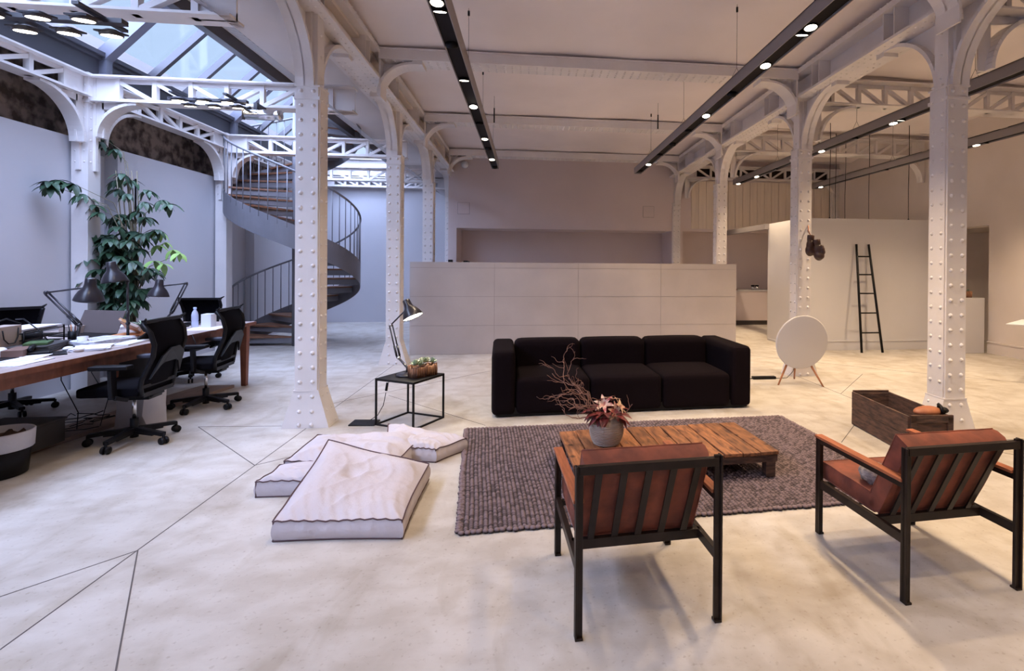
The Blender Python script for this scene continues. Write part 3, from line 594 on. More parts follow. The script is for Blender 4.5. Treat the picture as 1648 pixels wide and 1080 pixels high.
# gloves
def glove(c, rz, label, tilt):
    t = T('boxing_glove', label, 'boxing glove', c, group='boxing gloves on the column'); mm = M.Rotation(rz, 4, 'Z') @ M.Rotation(tilt, 4, 'Y')
    mb = MB(); mb.ball((0, 0, -.20), .068, .060, .088, m=mm); mb.ball((.0, -.005, -.13), .062, .056, .085, m=mm); mb.ball((0, 0, -.06), .048, .045, .06, m=mm); mb.ball((.02, -.035, -.225), .05, .045, .05, m=mm)
    for q in ((.052, -.03, -.11), (.058, -.038, -.14), (.06, -.042, -.175)): mb.ball(q, .028, .028, .036, m=mm)
    o = mb.build('padded_fist', GLOVE, t, world=False); r = o.modifiers.new('r', 'REMESH'); r.mode = 'VOXEL'; r.voxel_size = .006; r.use_smooth_shade = True
    s = o.modifiers.new('s', 'SMOOTH'); s.iterations = 8; s.factor = .6
    MB().lathe([(.040, -.075), (.047, -.07), (.047, .0), (.043, .005), (.038, .0)], 20, mm).build('cuff', GLOVE, t, world=False)
    return t
c = at(1305, 379, y=6.72); glove((c.x, c.y, c.z), .3, 'dark brown boxing glove hung highest on the column, left of the pair', .06)
c = at(1313, 386, y=6.66); glove((c.x+.01, c.y, c.z-.0), -.5, 'dark brown boxing glove hanging lower, right of the pair', -.14)
tag(MB().tube([at(1301, 363, y=6.82), at(1301, 372, y=6.78), at(1305, 380, y=6.72)], .008, 6).build('hanging_strap', LEAT2), 'tan strap that hangs the boxing gloves from the column', 'strap')

# ================= SOFA =================
def rblock(x0, y0, z0, x1, y1, z1, puff=.0, rad=None):
    """softly rounded block (superellipsoid)"""
    mb = MB(); cx, cy, cz = (x0+x1)/2, (y0+y1)/2, (z0+z1)/2; hx, hy, hz = (x1-x0)/2, (y1-y0)/2, (z1-z0)/2
    r = rad or min(hx, hy, hz)*.55
    def pt(a, b, c):
        v = V((a*hx, b*hy, c*hz)); q = V((max(-hx+r, min(hx-r, v.x)), max(-hy+r, min(hy-r, v.y)), max(-hz+r, min(hz-r, v.z)))); d = v-q
        if d.length > 1e-6: d = d.normalized()*r
        o = q+d; k = puff*max(0, 1-a*a)*max(0, 1-b*b); 
        return (cx+o.x, cy+o.y, cz+o.z+(k if c > .9 else 0))
    g_ = lambda t_: (lambda s_: (abs(s_)**.75)*(1 if s_ > 0 else -1))(2*t_-1)
    for ax in range(3):
        for sg in (-1, 1):
            if ax == 0: mb.grid(14, 14, lambda a, b: pt(sg, g_(a), g_(b)))
            if ax == 1: mb.grid(14, 14, lambda a, b: pt(g_(a), sg, g_(b)))
            if ax == 2: mb.grid(14, 14, lambda a, b: pt(g_(a), g_(b), sg))
    return mb
sf = T('black_sofa', 'long black three-seat sofa with low square arms on the concrete floor', 'sofa', (-.36, 5.16, 0), RD(3.0))
SL = 2.74; AW = .235
for x0, x1 in ((0, AW), (SL-AW, SL)): rblock(x0, 0, .02, x1, .94, .665, rad=.055).build('arm', SOFA, sf, world=False)
sw = (SL-2*AW)/3
for i in range(3):
    x = AW+i*sw
    rblock(x+.001, .006, .02, x+sw-.001, .74, .385, puff=.02, rad=.06).build('seat_cushion', SOFA, sf, world=False)
    rblock(x+.001, .66, .02, x+sw-.001, .94, .672, puff=.008, rad=.07).build('back_cushion', SOFA, sf, world=False)
MB().box(.04, .04, .012, SL-.04, .90, .09).build('base', BLACK, sf, world=False)
for x, y in ((.08, .08), (SL-.08, .08), (.08, .86), (SL-.08, .86)): MB().lathe([(.022, 0), (.022, .02)], 12, M.Translation((x, y, 0))).build('foot', CHROME, sf, world=False)
# ================= RUG =================
def bil(c, a, b): return (c[0].lerp(c[1], a)).lerp(c[3].lerp(c[2], a), b)
rc = [V((-.385, 2.955, 0)), V((2.64, 3.125, 0)), V((2.515, 4.96, 0)), V((-.565, 4.825, 0))]
rgm = bpy.data.materials.new('braided_wool'); rgm.use_nodes = True; nt = rgm.node_tree; N = nt.nodes; b = N['Principled BSDF']; b.inputs['Roughness'].default_value = .95
tc = N.new('ShaderNodeTexCoord'); sx = N.new('ShaderNodeSeparateXYZ'); nt.links.new(tc.outputs['Object'], sx.inputs[0])
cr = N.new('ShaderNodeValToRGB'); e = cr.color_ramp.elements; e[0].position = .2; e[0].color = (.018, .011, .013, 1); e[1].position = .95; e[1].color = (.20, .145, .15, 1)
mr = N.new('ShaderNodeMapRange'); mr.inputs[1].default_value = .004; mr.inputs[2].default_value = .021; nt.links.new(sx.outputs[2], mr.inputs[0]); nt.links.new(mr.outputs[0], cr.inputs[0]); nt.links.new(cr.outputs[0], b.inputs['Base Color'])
rugt = T('braided_rug', 'large chunky grey-brown braided rug under the low wooden table', 'rug', (1.05, 3.95, 0))
nu, nv = 400, 260; ROWS = 110; KN = 86
mb = MB(); rn = random.Random(3)
jit = [[rn.random() for _ in range(KN+2)] for _ in range(ROWS+1)]
def rugp(a, b_):
    p = bil(rc, a, b_); u = a*ROWS; i = int(u); fu = u-i; v = b_*KN+(i % 2)*.5+.35*(fu-.5)*(1 if i % 2 else -1); j = int(v); fv = v-j
    h = (.42+.58*sin(pi*fu)**.8)*(sin(pi*fv)**.7 if 0 < fv < 1 else 0); h = h*(.6+.65*jit[min(i, ROWS)][min(j, KN)])
    return (p.x+sin(b_*9)*.004, p.y+.004*sin(a*20), .002+.020*max(h, 0))
nu, nv = ROWS*5, KN*4
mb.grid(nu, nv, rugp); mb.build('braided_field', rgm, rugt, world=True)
mb = MB()
for k, (p, q) in enumerate(((rc[0], rc[1]), (rc[1], rc[2]), (rc[2], rc[3]), (rc[3], rc[0]))):
    n_ = int((q-p).length/.033)
    for i in range(n_):
        c = p.lerp(q, (i+.5)/n_); mb.ball((c.x+rn.uniform(-.004, .004), c.y+rn.uniform(-.005, .005), .012), .019, .017, .013, 8, 5)
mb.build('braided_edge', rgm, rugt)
# ================= PALLET TABLE =================
ta = RD(4.4); pt = T('pallet_table', 'low coffee table of worn wooden pallet planks on the rug', 'coffee table', (.295, 3.40, .0), ta); PZB = .018
PL, PW = 1.49, .70; xx = 0; i = 0; rn = random.Random(5)
wd = [rn.uniform(.115, .15) for _ in range(11)]; k = PL/sum(wd); wd = [a*k for a in wd]
for a in wd:
    mb = MB(); y0, y1 = rn.uniform(-.01, .006), PW+rn.uniform(-.01, .008); x1 = xx+a-.006; nn = 8; h = rn.uniform(-.003, .003); e1 = [rn.uniform(-.003, .003) for _ in range(nn+1)]; e2 = [rn.uniform(-.003, .003) for _ in range(nn+1)]
    poly = [(xx+.002+e1[j], y0+(y1-y0)*j/nn) for j in range(nn+1)]+[(x1+e2[j], y0+(y1-y0)*j/nn) for j in range(nn, -1, -1)]
    mb.prism(poly, lambda x, y, q: (x, y, q), .176+h, .20+h); mb.build('plank', PALLET, pt, world=False, bevel=.0025); xx += a
for y in (.03, PW/2, PW-.03): MB().box(.01, y-.022, .125, PL-.01, y+.022, .173).build('bearer', CRATE, pt, world=False)
for x in (.05, PL-.06):
    for y in (.04, PW-.04): MB().box(x-.035, y-.03, PZB, x+.035, y+.03, .125).build('leg', CRATE, pt, world=False)
# vase with flowers
c = V((.575, 3.79, .2)); vt = T('flower_vase', 'ribbed grey ceramic vase with lilies and twisted twigs on the pallet table', 'vase', c)
pr = [(.085, 0), (.098, .008)]
for i in range(17):
    f_ = i/16; r = .098+.030*sin(pi*min(1, f_*1.02))**.8-(.012*max(0, f_-.8)/.2); pr += [(r, .01+.2*f_), (r-.0035, .01+.2*f_+.004)]
pr += [(.106, .222), (.100, .225), (.094, .215), (.09, .19)]
MB().lathe(pr, 48, smooth=False).build('vessel', VASE, vt, world=False)
rn = random.Random(11)
mb = MB()
for i in range(60):
    a = rn.uniform(0, 2*pi); r = rn.uniform(.05, .13); leafm(mb, (r*.7*cos(a), r*.7*sin(a), .215+rn.uniform(-.01, .04)), (cos(a), sin(a), rn.uniform(-.35, .7)), rn.uniform(.06, .11), .055, curl=rn.uniform(.3, .9))
mb.build('red_foliage', REDL, vt, world=False)
for (x, y, z, dx, dy, dz) in ((-.02, -.02, .27, -.3, -.6, .7), (.035, .01, .29, .1, .2, 1), (.085, -.02, .25, .8, -.3, .6), (.05, -.05, .225, .5, -.8, .2), (-.0, .03, .285, -.2, .3, .9)):
    mb = MB(); ax = V((dx, dy, dz)).normalized(); o1 = ax.orthogonal().normalized(); o2 = ax.cross(o1)
    for j in range(6):
        a = j*pi/3+x*20; dd = ax*.75+(o1*cos(a)+o2*sin(a))*.8; leafm(mb, (x, y, z+.02), dd, .074, .030, nrm=ax, curl=.55)
    mb.build('lily', PETAL, vt, world=False)
br = MB(); rn = random.Random(21)
def twig(p, d, L, r, depth):
    pts = [V(p)]; d = V(d).normalized(); d0 = d.copy(); n_ = max(5, int(L/.017))
    for i in range(n_):
        d = (d*.75+d0*.32+V((rn.uniform(-1, 1), rn.uniform(-1, 1), rn.uniform(-1, 1)))*.62).normalized(); pts.append(pts[-1]+d*L/n_)
        if depth and rn.random() < .17 and i > 1:
            twig(pts[-1], d+V((rn.uniform(-1, .6), rn.uniform(-.6, .6), rn.uniform(-.5, .8))), L*rn.uniform(.3, .55), r*.62, depth-1)
    br.tube(pts, r, 5, r1=r*.4)
for d, L in (((-1, .05, .80), .58), ((-1, .1, .50), .52), ((-.9, -.1, .62), .50), ((-1, 0, .28), .40), ((.9, .1, .22), .26), ((-.8, .3, .5), .46), ((-1, -.2, .42), .42)): twig((rn.uniform(-.03, 0), 0, .21), d, L, .0052, 2)
br.build('twisted_branches', TWIG, vt, world=False)
# ================= ARMCHAIRS =================
def armchair(loc, rz, label, furx):
    """local frame: rear-left leg at the origin, x to the right (seen from behind), y towards the front"""
    t = T('steel_armchair', label, 'armchair', loc, rz); W, D = .60, .625; w = .032
    for x, y, h in ((0, 0, .70), (W, 0, .71), (0, D, .545), (W, D, .545)):
        mb = MB(); mb.box(x-w/2, y-.007, .008, x+w/2, y+.007, h); mb.box(x-w/2 if x == 0 else x+w/2-.008, y-.018, .008, x-w/2+.008 if x == 0 else x+w/2, y+.018, h); mb.box(x-w/2, y-.018, 0, x+w/2, y+.018, .01)
        mb.build('leg', STEEL, t, world=False, bevel=.0015)
    for x in (0, W):
        MB().box(x-.012, 0, .262, x+.012, D, .305).build('side_rail', STEEL, t, world=False, bevel=.0015)
        MB().box(x-.014, .0, .515, x+.014, D+.016, .542).build('arm_rail', STEEL, t, world=False, bevel=.0015)
        MB().box(x-.023, .01, .542, x+.023, D+.02, .557).build('armrest', ARMT, t, world=False, bevel=.003)
    MB().box(0, -.014, .665, W, .014, .70).build('top_rail', STEEL, t, world=False, bevel=.0015)
    yb = .19; MB().box(0, yb-.013, .262, W, yb+.013, .305).build('rear_crossbar', STEEL, t, world=False, bevel=.0015)
    MB().box(0, D-.02, .262, W, D+.0, .29).build('front_crossbar', STEEL, t, world=False, bevel=.0015)
    for i in range(5):
        x = .085+i*.108; MB().bar((x, .004, .68), (x, yb, .29), .030, .008, up=(0, 1, 0)).build('back_slat', STEEL, t, world=False)
    def cush(name, o, ux, uy, uz, LX, LY, LZ, seed):
        mb = MB(); rr = random.Random(seed); ph = [rr.uniform(0, 6) for _ in range(4)]; o = V(o); ux, uy, uz = V(ux).normalized(), V(uy).normalized(), V(uz).normalized()
        def P(a, b, c):
            ea = 1-abs(2*a-1)**6; eb = 1-abs(2*b-1)**6; pf = .008*ea*eb
            z = c*LZ+(pf if c > .5 else -pf*.4)+.0015*sin(a*17+ph[0])*sin(b*13+ph[1])
            ins = .0 if c in (0, 1) else .006
            return tuple(o+ux*LX*(a)+uy*LY*(b)+uz*z+(ux*(ins if a == 1 else -ins if a == 0 else 0))+(uy*(ins if b == 1 else -ins if b == 0 else 0)))
        mb.grid(20, 20, lambda a, b: P(a, b, 1)); mb.grid(20, 20, lambda a, b: P(a, b, 0))
        for k_ in (0, 1):
            mb.grid(20, 4, lambda a, b: P(a, k_, b)); mb.grid(20, 4, lambda a, b: P(k_, a, b))
        oo = mb.build(name, LEATH, t, world=False)
        sm = MB()
        for c_ in (0, 1):
            lp = [P(a/12, 0, c_) for a in range(13)]+[P(1, a/12, c_) for a in range(1, 13)]+[P(1-a/12, 1, c_) for a in range(1, 13)]+[P(0, 1-a/12, c_) for a in range(1, 13)]
            sm.tube(lp, .0042, 5)
        sm.build('piping', LEATH, oo, world=False)
        return oo
    bd = V((0, .19, -.40)); bd.normalize(); bn = V((0, .40, .19)).normalized()
    cush('back_cushion', (.03, .024, .690), (1, 0, 0), bd, bn, W-.06, .425, .085, 2)
    cush('seat_cushion', (.03, .235, .302), (1, 0, 0), (0, 1, .02), (0, -.02, 1), W-.05, D-.235+.02, .088, 3)
    return t
armchair((.207, 2.085, 0), RD(4.5), 'cognac suede armchair with black steel slatted frame, centre foreground', 0)
armchair((1.697, 2.155, 0), RD(4.2), 'cognac suede armchair with black steel slatted frame, at the right edge', 0)
def fur(c, r, label, s):
    mb = MB(); rr = random.Random(s); mb.ball((0, 0, 0), r[0], r[1], r[2], 28, 18)
    for i, p in enumerate(mb.v):
        p = V(p); mb.v[i] = tuple(p*(1+.10*sin(p.x*70+s)*sin(p.y*60)+.07*rr.uniform(-1, 1)))
    o = mb.build('fur_cushion', FUR); o.location = c; o.rotation_euler = (.2, .1, .5); return tag(o, label, 'cushion')
fur((1.80, 2.51, .438), (.09, .07, .055), 'small grey fur cushion on the seat of the right armchair', 1)
fur((.265, 2.42, .43), (.05, .06, .045), 'small grey fur cushion on the seat of the centre armchair', 4)
# ================= CRATE =================
ct = T('wooden_crate', 'long open dark weathered wooden crate beside the near right column', 'crate', (3.06, 3.86, 0), RD(86)); L_, W_, H_ = .82, .37, .315
for y0 in (0, -W_+.018):
    MB().box(0, y0-.0, .006, L_, y0+.018, .155).build('side_board', CRATE, ct, world=False, bevel=.002); MB().box(0, y0, .159, L_, y0+.018, H_).build('side_board', CRATE, ct, world=False, bevel=.002)
for x0 in (-.002, L_-.016):
    MB().box(x0, -W_+.018, .006, x0+.018, 0, .15).box(x0, -W_+.018, .155, x0+.018, 0, H_-.01).build('end_board', CRATE, ct, world=False, bevel=.002)
    for yy in (-.045, -W_+.02): MB().box(x0-.018 if x0 < .1 else x0+.018, yy, .0, x0 if x0 < .1 else x0+.036, yy+.045, H_).build('cleat', CRATE, ct, world=False, bevel=.002)
    MB().box(x0-.018 if x0 < .1 else x0+.018, -W_+.02, H_-.05, x0 if x0 < .1 else x0+.036, 0, H_+.012).build('cleat', CRATE, ct, world=False, bevel=.002)
MB().box(0, -W_+.018, .0, L_, 0, .014).build('bottom', CRATE, ct, world=False)
bt = T('leather_pouch', 'tan leather pouch with black strap lying over the near end of the crate', 'pouch', (3.27, 3.93, .33), RD(5))
mb = MB(); mb.ball((0, 0, .0), .125, .065, .045, 20, 12); mb.build('pouch', LEAT2, bt, world=False)
MB().tube([(.09, -.06, .0), (.10, -.03, .045), (.12, .01, .05), (.15, .04, .01), (.16, .05, -.03)], .013, 8).ball((.135, -.02, .01), .04, .04, .025).build('strap', BLACK, bt, world=False)
# ================= FLOOR CUSHIONS =================
def qcush(corners, t, seed, label, sag=.012):
    """corners: FL, FR, BR, BL bottom corners in world space"""
    c = [V(p) for p in corners]; base = sum(c, V())/4; base.z = min(p.z for p in c)
    T0 = T('floor_cushion', label, 'cushion', base); mb = MB(); rr = random.Random(seed); ph = [rr.uniform(0, 6.28) for _ in range(8)]
    def P(a, b, k):
        p = bil(c, a, b); e = min(a, 1-a, b, 1-b); pf = min(1, e/.22); pf = sin(pf*pi/2); cr_ = max(0, abs(2*a-1)**8*abs(2*b-1)**8)
        edge = .006*sin(a*9+ph[0])+.006*sin(b*8+ph[1])
        wr = .012*sin(6*a+7*b+ph[2]+2*sin(5*b+ph[3]))*pf+.013*(1-abs(sin(11*b-4*a+ph[4]+1.8*sin(5*a+ph[0]))))**3*pf*(.4+.6*sin(5*a+ph[1])**2)+.009*(1-abs(sin(15*a+5*b+ph[5]+1.5*sin(7*b))))**3*pf*(.3+.7*sin(6*b+ph[6])**2)+.004*sin(60*a+8*sin(4*b))*(1-b)**3
        up = t*(.86+.36*pf)+wr+edge*.6-.03*math.exp(-((a-.42)**2+(b-.52)**2)/.004)
        z = up if k == 1 else 0
        m_ = V((.5, .5, 0)); pin = -.012*sin(pi*a)*(1 if b < .5 else -1)*max(0, 1-min(b, 1-b)*8); pin2 = -.012*sin(pi*b)*(1 if a < .5 else -1)*max(0, 1-min(a, 1-a)*8)
        return V((p.x+pin2*-1, p.y+pin*-1, p.z+z))
    def S(a, b, f):       # side wall, bulging
        lo, hi = P(a, b, 0), P(a, b, 1); q = lo.lerp(hi, f); cen = bil(c, .5, .5); o = V((q.x-cen.x, q.y-cen.y, 0)).normalized(); return tuple(q+o*(.016*sin(pi*f)+.003*sin(40*(a+b)+ph[6])*sin(pi*f)))
    mb.grid(70, 70, lambda a, b: tuple(P(a, b, 1))); mb.grid(4, 4, lambda a, b: tuple(P(a, b, 0)))
    for k in (0, 1): mb.grid(44, 6, lambda a, f: S(a, k, f)); mb.grid(44, 6, lambda b, f: S(k, b, f))
    o = mb.build('canvas_cover', CANV, T0)
    sm = MB(); N_ = 30
    for k in (0, 1):
        lp = [P(i/N_, 0, k) for i in range(N_+1)]+[P(1, i/N_, k) for i in range(1, N_+1)]+[P(1-i/N_, 1, k) for i in range(1, N_+1)]+[P(0, 1-i/N_, k) for i in range(1, N_+1)]
        cen = bil(c, .5, .5); lp = [p+V((p.x-cen.x, p.y-cen.y, 0)).normalized()*.004+V((0, 0, .004 if k else .005)) for p in lp]; sm.tube(lp, .0042, 5)
    for q in ((0, 0), (1, 0), (1, 1), (0, 1)): sm.tube([P(*q, 0), P(*q, 1)], .005, 5)
    sm.build('piping', SEAM, T0)
qcush([(-1.10, 4.12, 0), (-.70, 4.06, 0), (-.50, 4.30, 0), (-1.22, 4.72, 0)], .115, 4, 'pale linen floor cushion farthest back, beside the side table')
qcush([(-1.70, 3.86, 0), (-.93, 3.80, 0), (-.83, 4.36, 0), (-1.70, 4.44, 0)], .135, 3, 'pale linen floor cushion in the middle, half covered by the front one')
qcush([(-1.74, 3.56, 0), (-1.05, 3.52, 0), (-1.0, 3.80, 0), (-1.72, 3.84, 0)], .115, 2, 'pale linen floor cushion peeping out at the left under the front one')
qcush([(-1.37, 2.985, 0), (-.685, 2.945, 0), (-.685, 3.70, .015), (-1.43, 3.93, .125)], .125, 1, 'pale linen floor cushion lying in front on top of the others')
# ================= SIDE TABLE =================
st = T('side_table', 'slim black metal side table with the lit lamp and bark planter', 'side table', (-1.42, 5.065, 0), -.491)
SA = .434; SBH = .44; bt_ = .0075
MB().box(-bt_, -bt_, SBH-.02, SA+bt_, SA+bt_, SBH).build('table_top', BLKM, st, world=False, bevel=.001)
for x in (0, SA):
    for y in (0, SA): MB().box(x-bt_, y-bt_, 0, x+bt_, y+bt_, SBH-.01).build('leg', BLKM, st, world=False)
mb = MB()
for a, b, c_, d in ((0, 0, SA, 0), (0, SA, SA, SA), (0, 0, 0, SA), (SA, 0, SA, SA)): mb.box(a-bt_, b-bt_, 0, c_+bt_, d+bt_, 2*bt_)
mb.build('floor_frame', BLKM, st, world=False)
def desk_lamp(label, base, p1, p2, p3, hd, lit=False, s=1.0, wh=False):
    """base centre, lower pivot, elbow, head joint, head direction"""
    base, p1, p2, p3, hd = V(base), V(p1), V(p2), V(p3), V(hd).normalized(); t = T('desk_lamp', label, 'desk lamp', base)
    MB().lathe([(.088*s, 0), (.09*s, .004), (.09*s, .012), (.084*s, .018), (.03*s, .022), (.012*s, .035)], 32, M.Translation(base)).build('base', LAMPM, t)
    MB().tube([base+V((0, 0, .02)), base+V((0, 0, .07*s)), p1], .010*s, 8).build('stem', LAMPM, t)
    d = (p2-p1).normalized(); sd = d.cross(V((0, 0, 1))); sd = V((0, 0, 1)).cross((p3-p2)) if sd.length < .01 else sd; sd.normalize(); off = d.cross(sd).normalized()*.013*s
    mb = MB(); mb.tube([p1+off, p2+off], .0065*s, 6); mb.tube([p1-off, p2-off], .0065*s, 6); mb.build('lower_arm', LAMPM, t)
    mb = MB(); mb.tube([p1+off+d*.02, p1+off+d*.11*s], .0095*s, 8); mb.tube([p1-off+d*.02, p1-off+d*.11*s], .0095*s, 8); mb.build('spring', LAMPM, t)
    MB().tube([p2, p3], .0065*s, 8).build('upper_arm', LAMPM, t)
    mb = MB(); mb.ball(p2, .015*s, n=8, k=6); mb.ball(p1, .017*s, n=8, k=6); mb.ball(p3, .012*s, n=8, k=6); mb.build('joint', CHROME if lit else LAMPM, t)
    q = V((0, 0, -1)).rotation_difference(hd).to_matrix().to_4x4(); m_ = M.Translation(p3) @ q @ M.Scale(s, 4)
    MB().lathe([(.0, .07), (.027, .068), (.031, .064), (.034, .02), (.040, -.005), (.060, -.03), (.076, -.06), (.086, -.09), (.088, -.10), (.085, -.099), (.070, -.06), (.03, -.01), (.001, -.008)], 32, m_ @ M.Translation((0, 0, .0))).build('lamp_shade', LAMPM, t)
    MB().lathe([(.083, -.094), (.001, -.094)], 28, m_).build('bulb', BULB if lit else PLAW, t)
    if lit:
        pos = p3+hd*.13*s; l = light('SPOT', 'lamp_light', pos, 8, (1, .86, .62), spot_size=RD(125), spot_blend=.6, shadow_soft_size=.05); l.rotation_euler = V((0, 0, -1)).rotation_difference(hd).to_euler()
    return t
y = 5.28
desk_lamp('lit black spring-arm lamp shining on the black side table', at(655, 604.5, z=.44), at(641.5, 576, y=y), at(629, 523, y=y), at(658, 494, y=y-.03), (at(673, 512, y=y-.06)-at(659, 480, y=y-.02)), True, 1.12)
tag(MB().tube([at(651, 604, z=.445), at(630, 604, y=5.2), at(626, 612, y=5.05), at(623, 626, y=5.03)], .003, 5).tube([at(621, 632, y=5.03), at(617, 652, y=5.04), at(608, 668, y=5.05), at(596, 676, z=.01), at(591, 681, z=.01)], .0035, 5).tube([at(623.5, 616, y=5.04), at(621.5, 629, y=5.04)], .012, 8).build('lamp_cable', BLACK), 'black lamp cable with an inline switch hanging beside the side table', 'cable')
tag(MB().prism([tuple(at(*q, z=0))[:2] for q in ((560, 686), (602, 686), (612, 677), (571, 677))], lambda a, b, q: (a, b, q), 0, .012).build('floor_plate', BLKM, bevel=.003), 'flat black plate on the floor at the foot of the side table', 'plate')
p_ = at(680, 605, z=.44); planter((p_.x, p_.y+.01, .44), RD(50), .25, .11, .105, 'bark planter of pale succulents on the black side table', 7, True, 1.5)
# ================= DESK =================
DT = .775
dk = T('long_desk', 'long wooden office desk crowded with papers and lamps, left side', 'desk', (-4.2, 5, 0))
for i in range(4):
    x0 = -5.06+i*.405; MB().box(x0, 2.9, DT-.035, x0+.403, 7.02, DT).build('top_board', DESKW, dk)
MB().box(-3.445, 2.88, DT-.04, -3.435, 7.03, DT+.0).box(-5.06, 7.02, DT-.04, -3.435, 7.03, DT).build('edge_band', DESKL, dk)
for a in ((-3.53, 2.95, DT-.13, -3.50, 6.95, DT-.036), (-4.98, 2.95, DT-.13, -4.95, 6.95, DT-.036), (-4.98, 6.92, DT-.13, -3.5, 6.95, DT-.036)): MB().box(*a).build('apron', DESKL, dk)
for x in (-3.49, -4.96):
    for y in (3.0, 6.86):
        mb = MB(); b = .028; mb.add([(x-b, y-b, 0), (x+b, y-b, 0), (x+b, y+b, 0), (x-b, y+b, 0), (x-.042, y-.042, DT-.036), (x+.042, y-.042, DT-.036), (x+.042, y+.042, DT-.036), (x-.042, y+.042, DT-.036)], [(0, 1, 5, 4), (1, 2, 6, 5), (2, 3, 7, 6), (3, 0, 4, 7), (4, 5, 6, 7), (3, 2, 1, 0)]); mb.build('leg', DESKL, dk, bevel=.003)
tag(MB().prism([(-4.35, 3.9), (-3.98, 3.9), (-3.55, 6.75), (-3.92, 6.75)], lambda a, b, q: (a, b, q), .0, .035).build('floor_board', PLY), 'plywood board lying on the floor under the desk', 'board')
mb = MB(); rn = random.Random(9)
for i in range(9):
    p = V((-4.1+rn.uniform(-.2, .3), 4.8+rn.uniform(-.3, .6), .04)); pts = [p]
    for k_ in range(7): pts.append(pts[-1]+V((rn.uniform(-.05, .12), rn.uniform(-.02, .12), rn.uniform(-.02, .03)))); pts[-1].z = max(.04, pts[-1].z)
    mb.tube(pts, .004, 4)
mb.tube([(-3.95, 4.9, DT-.05), (-3.97, 4.92, .5), (-3.9, 5.0, .2), (-3.95, 5.05, .04)], .004, 5).tube([(-3.75, 5.0, DT-.05), (-3.78, 4.98, .55), (-3.7, 5.05, .3), (-3.8, 5.1, .05)], .003, 5).tube([(-3.43, 5.75, DT), (-3.38, 5.72, .7), (-3.37, 5.70, .55), (-3.45, 5.72, .42)], .004, 5)
tag(mb.build('cable_tangle', BLACK), 'tangle of black cables hanging and lying under the desk', 'cables', kind='stuff')
for (x, y, w_, d_, h, l) in ((-3.50, 5.15, .30, .22, .41, 'pale faceted waste block standing under the desk behind the near chair'),):
    t = T('cast_stool', l, 'stool', (x, y, 0)); mb = MB()
    mb.add([(x-w_/2, y-d_/2, 0), (x+w_/2, y-d_/2, 0), (x+w_/2, y+d_/2, 0), (x-w_/2, y+d_/2, 0), (x-w_/2+.01, y-d_/2+.02, h*.5), (x+w_/2-.06, y-d_/2-.01, h*.35), (x+w_/2-.01, y+d_/2, h*.5), (x-w_/2, y+d_/2, h*.5), (x-w_/2, y-d_/2, h), (x+w_/2-.04, y-d_/2, h), (x+w_/2, y+d_/2, h), (x-w_/2, y+d_/2, h)],
           [(0, 1, 5, 4), (1, 2, 6, 5), (2, 3, 7, 6), (3, 0, 4, 7), (4, 5, 9, 8), (5, 6, 10, 9), (6, 7, 11, 10), (7, 4, 8, 11), (8, 9, 10, 11), (3, 2, 1, 0)]); mb.build('body', CONC, t, bevel=.004)
t = T('waste_bin', 'black office bin with a pale folded liner, bottom left edge', 'bin', (-3.71, 4.10, 0)); m_ = M.Translation((-3.71, 4.10, 0)) @ M.Diagonal((1, 1, .92, 1))
MB().lathe([(.135, 0), (.15, .01), (.175, .27), (.165, .27), (.14, .02)], 32, m_).build('body', BLACK, t)
MB().lathe([(.178, .205), (.182, .21), (.188, .335), (.182, .342), (.172, .335), (.165, .22)], 32, m_).build('liner', BIN, t)
mb = MB(); mb.grid(14, 14, lambda a, b: (-3.71+.17*(2*a-1)*math.sqrt(1-.5*(2*b-1)**2), 4.10+.17*(2*b-1)*math.sqrt(1-.5*(2*a-1)**2), .265+.025*sin(a*19)*sin(b*17))); mb.build('crumpled_paper', CRATE, t)
tag(MB().box(-4.25, 4.4, .036, -3.80, 4.75, .22).box(-4.26, 4.39, .215, -3.79, 4.76, .235).build('floor_box', POTM, bevel=.006), 'low dark box on the board under the desk, behind the bin', 'box')
# desk items
Z0 = DT
def slab(name, c, sx, sy, h, rz, m_, label, cat, z=Z0, group=None, bev=0, n=1):
    o = MB(); rr = random.Random(int(c[0]*100))
    for i in range(n):
        q = M.Rotation(rr.uniform(-.12, .12) if n > 1 else 0, 4, 'Z'); o.box(-sx/2, -sy/2, h*i/n, sx/2, sy/2, h*(i+.86)/n, m=q)
    o = o.build(name, m_, bevel=bev); o.location = (c[0], c[1], z); o.rotation_euler = (0, 0, rz); return tag(o, label, cat, group)
def lappy(c, rz, label, ang=RD(108), W=.33, D=.23, scr=BLACK):
    t = T('laptop', label, 'laptop', (c[0], c[1], Z0), rz)
    MB().box(-D/2, -W/2, 0, D/2, W/2, .014).build('keyboard_base', BLACK, t, world=False, bevel=.003)
    m_ = M.Translation((-D/2, 0, .014)) @ M.Rotation(RD(90)-ang, 4, 'Y'); MB().box(-.004, -W/2, 0, .004, W/2, D, m=m_).build('screen_lid', scr, t, world=False, bevel=.002)
desk_lamp('black spring-arm desk lamp over the laptop, leftmost of the three', (-4.02, 5.15, Z0), at(128, 523, y=5.15), at(74, 471, y=5.2), at(145, 462, y=5.1), (-.15, .1, -1), s=1.22)
desk_lamp('black spring-arm desk lamp with its tall arm upright, before the plant', (-3.80, 5.42, Z0), (-3.80, 5.42, .93), (-3.79, 5.40, 1.33), (-3.885, 5.35, 1.44), (.12, .1, -1), s=1.15)
desk_lamp('black spring-arm desk lamp nearest the far end of the desk', (-4.16, 6.50, Z0), at(276, 503, y=6.5), at(300, 456, y=6.48), at(256, 461, y=6.45), (-.05, -.05, -1), s=1.18)
lappy((-4.42, 5.72), RD(255), 'wide open laptop with grey lid seen from behind, below the left lamp', RD(112), .50, .24, mat('laptop_lid', (.12, .095, .09), .4))
lappy((-3.93, 4.22), RD(4), 'black laptop at the left edge of the picture', RD(100), .33, .23)
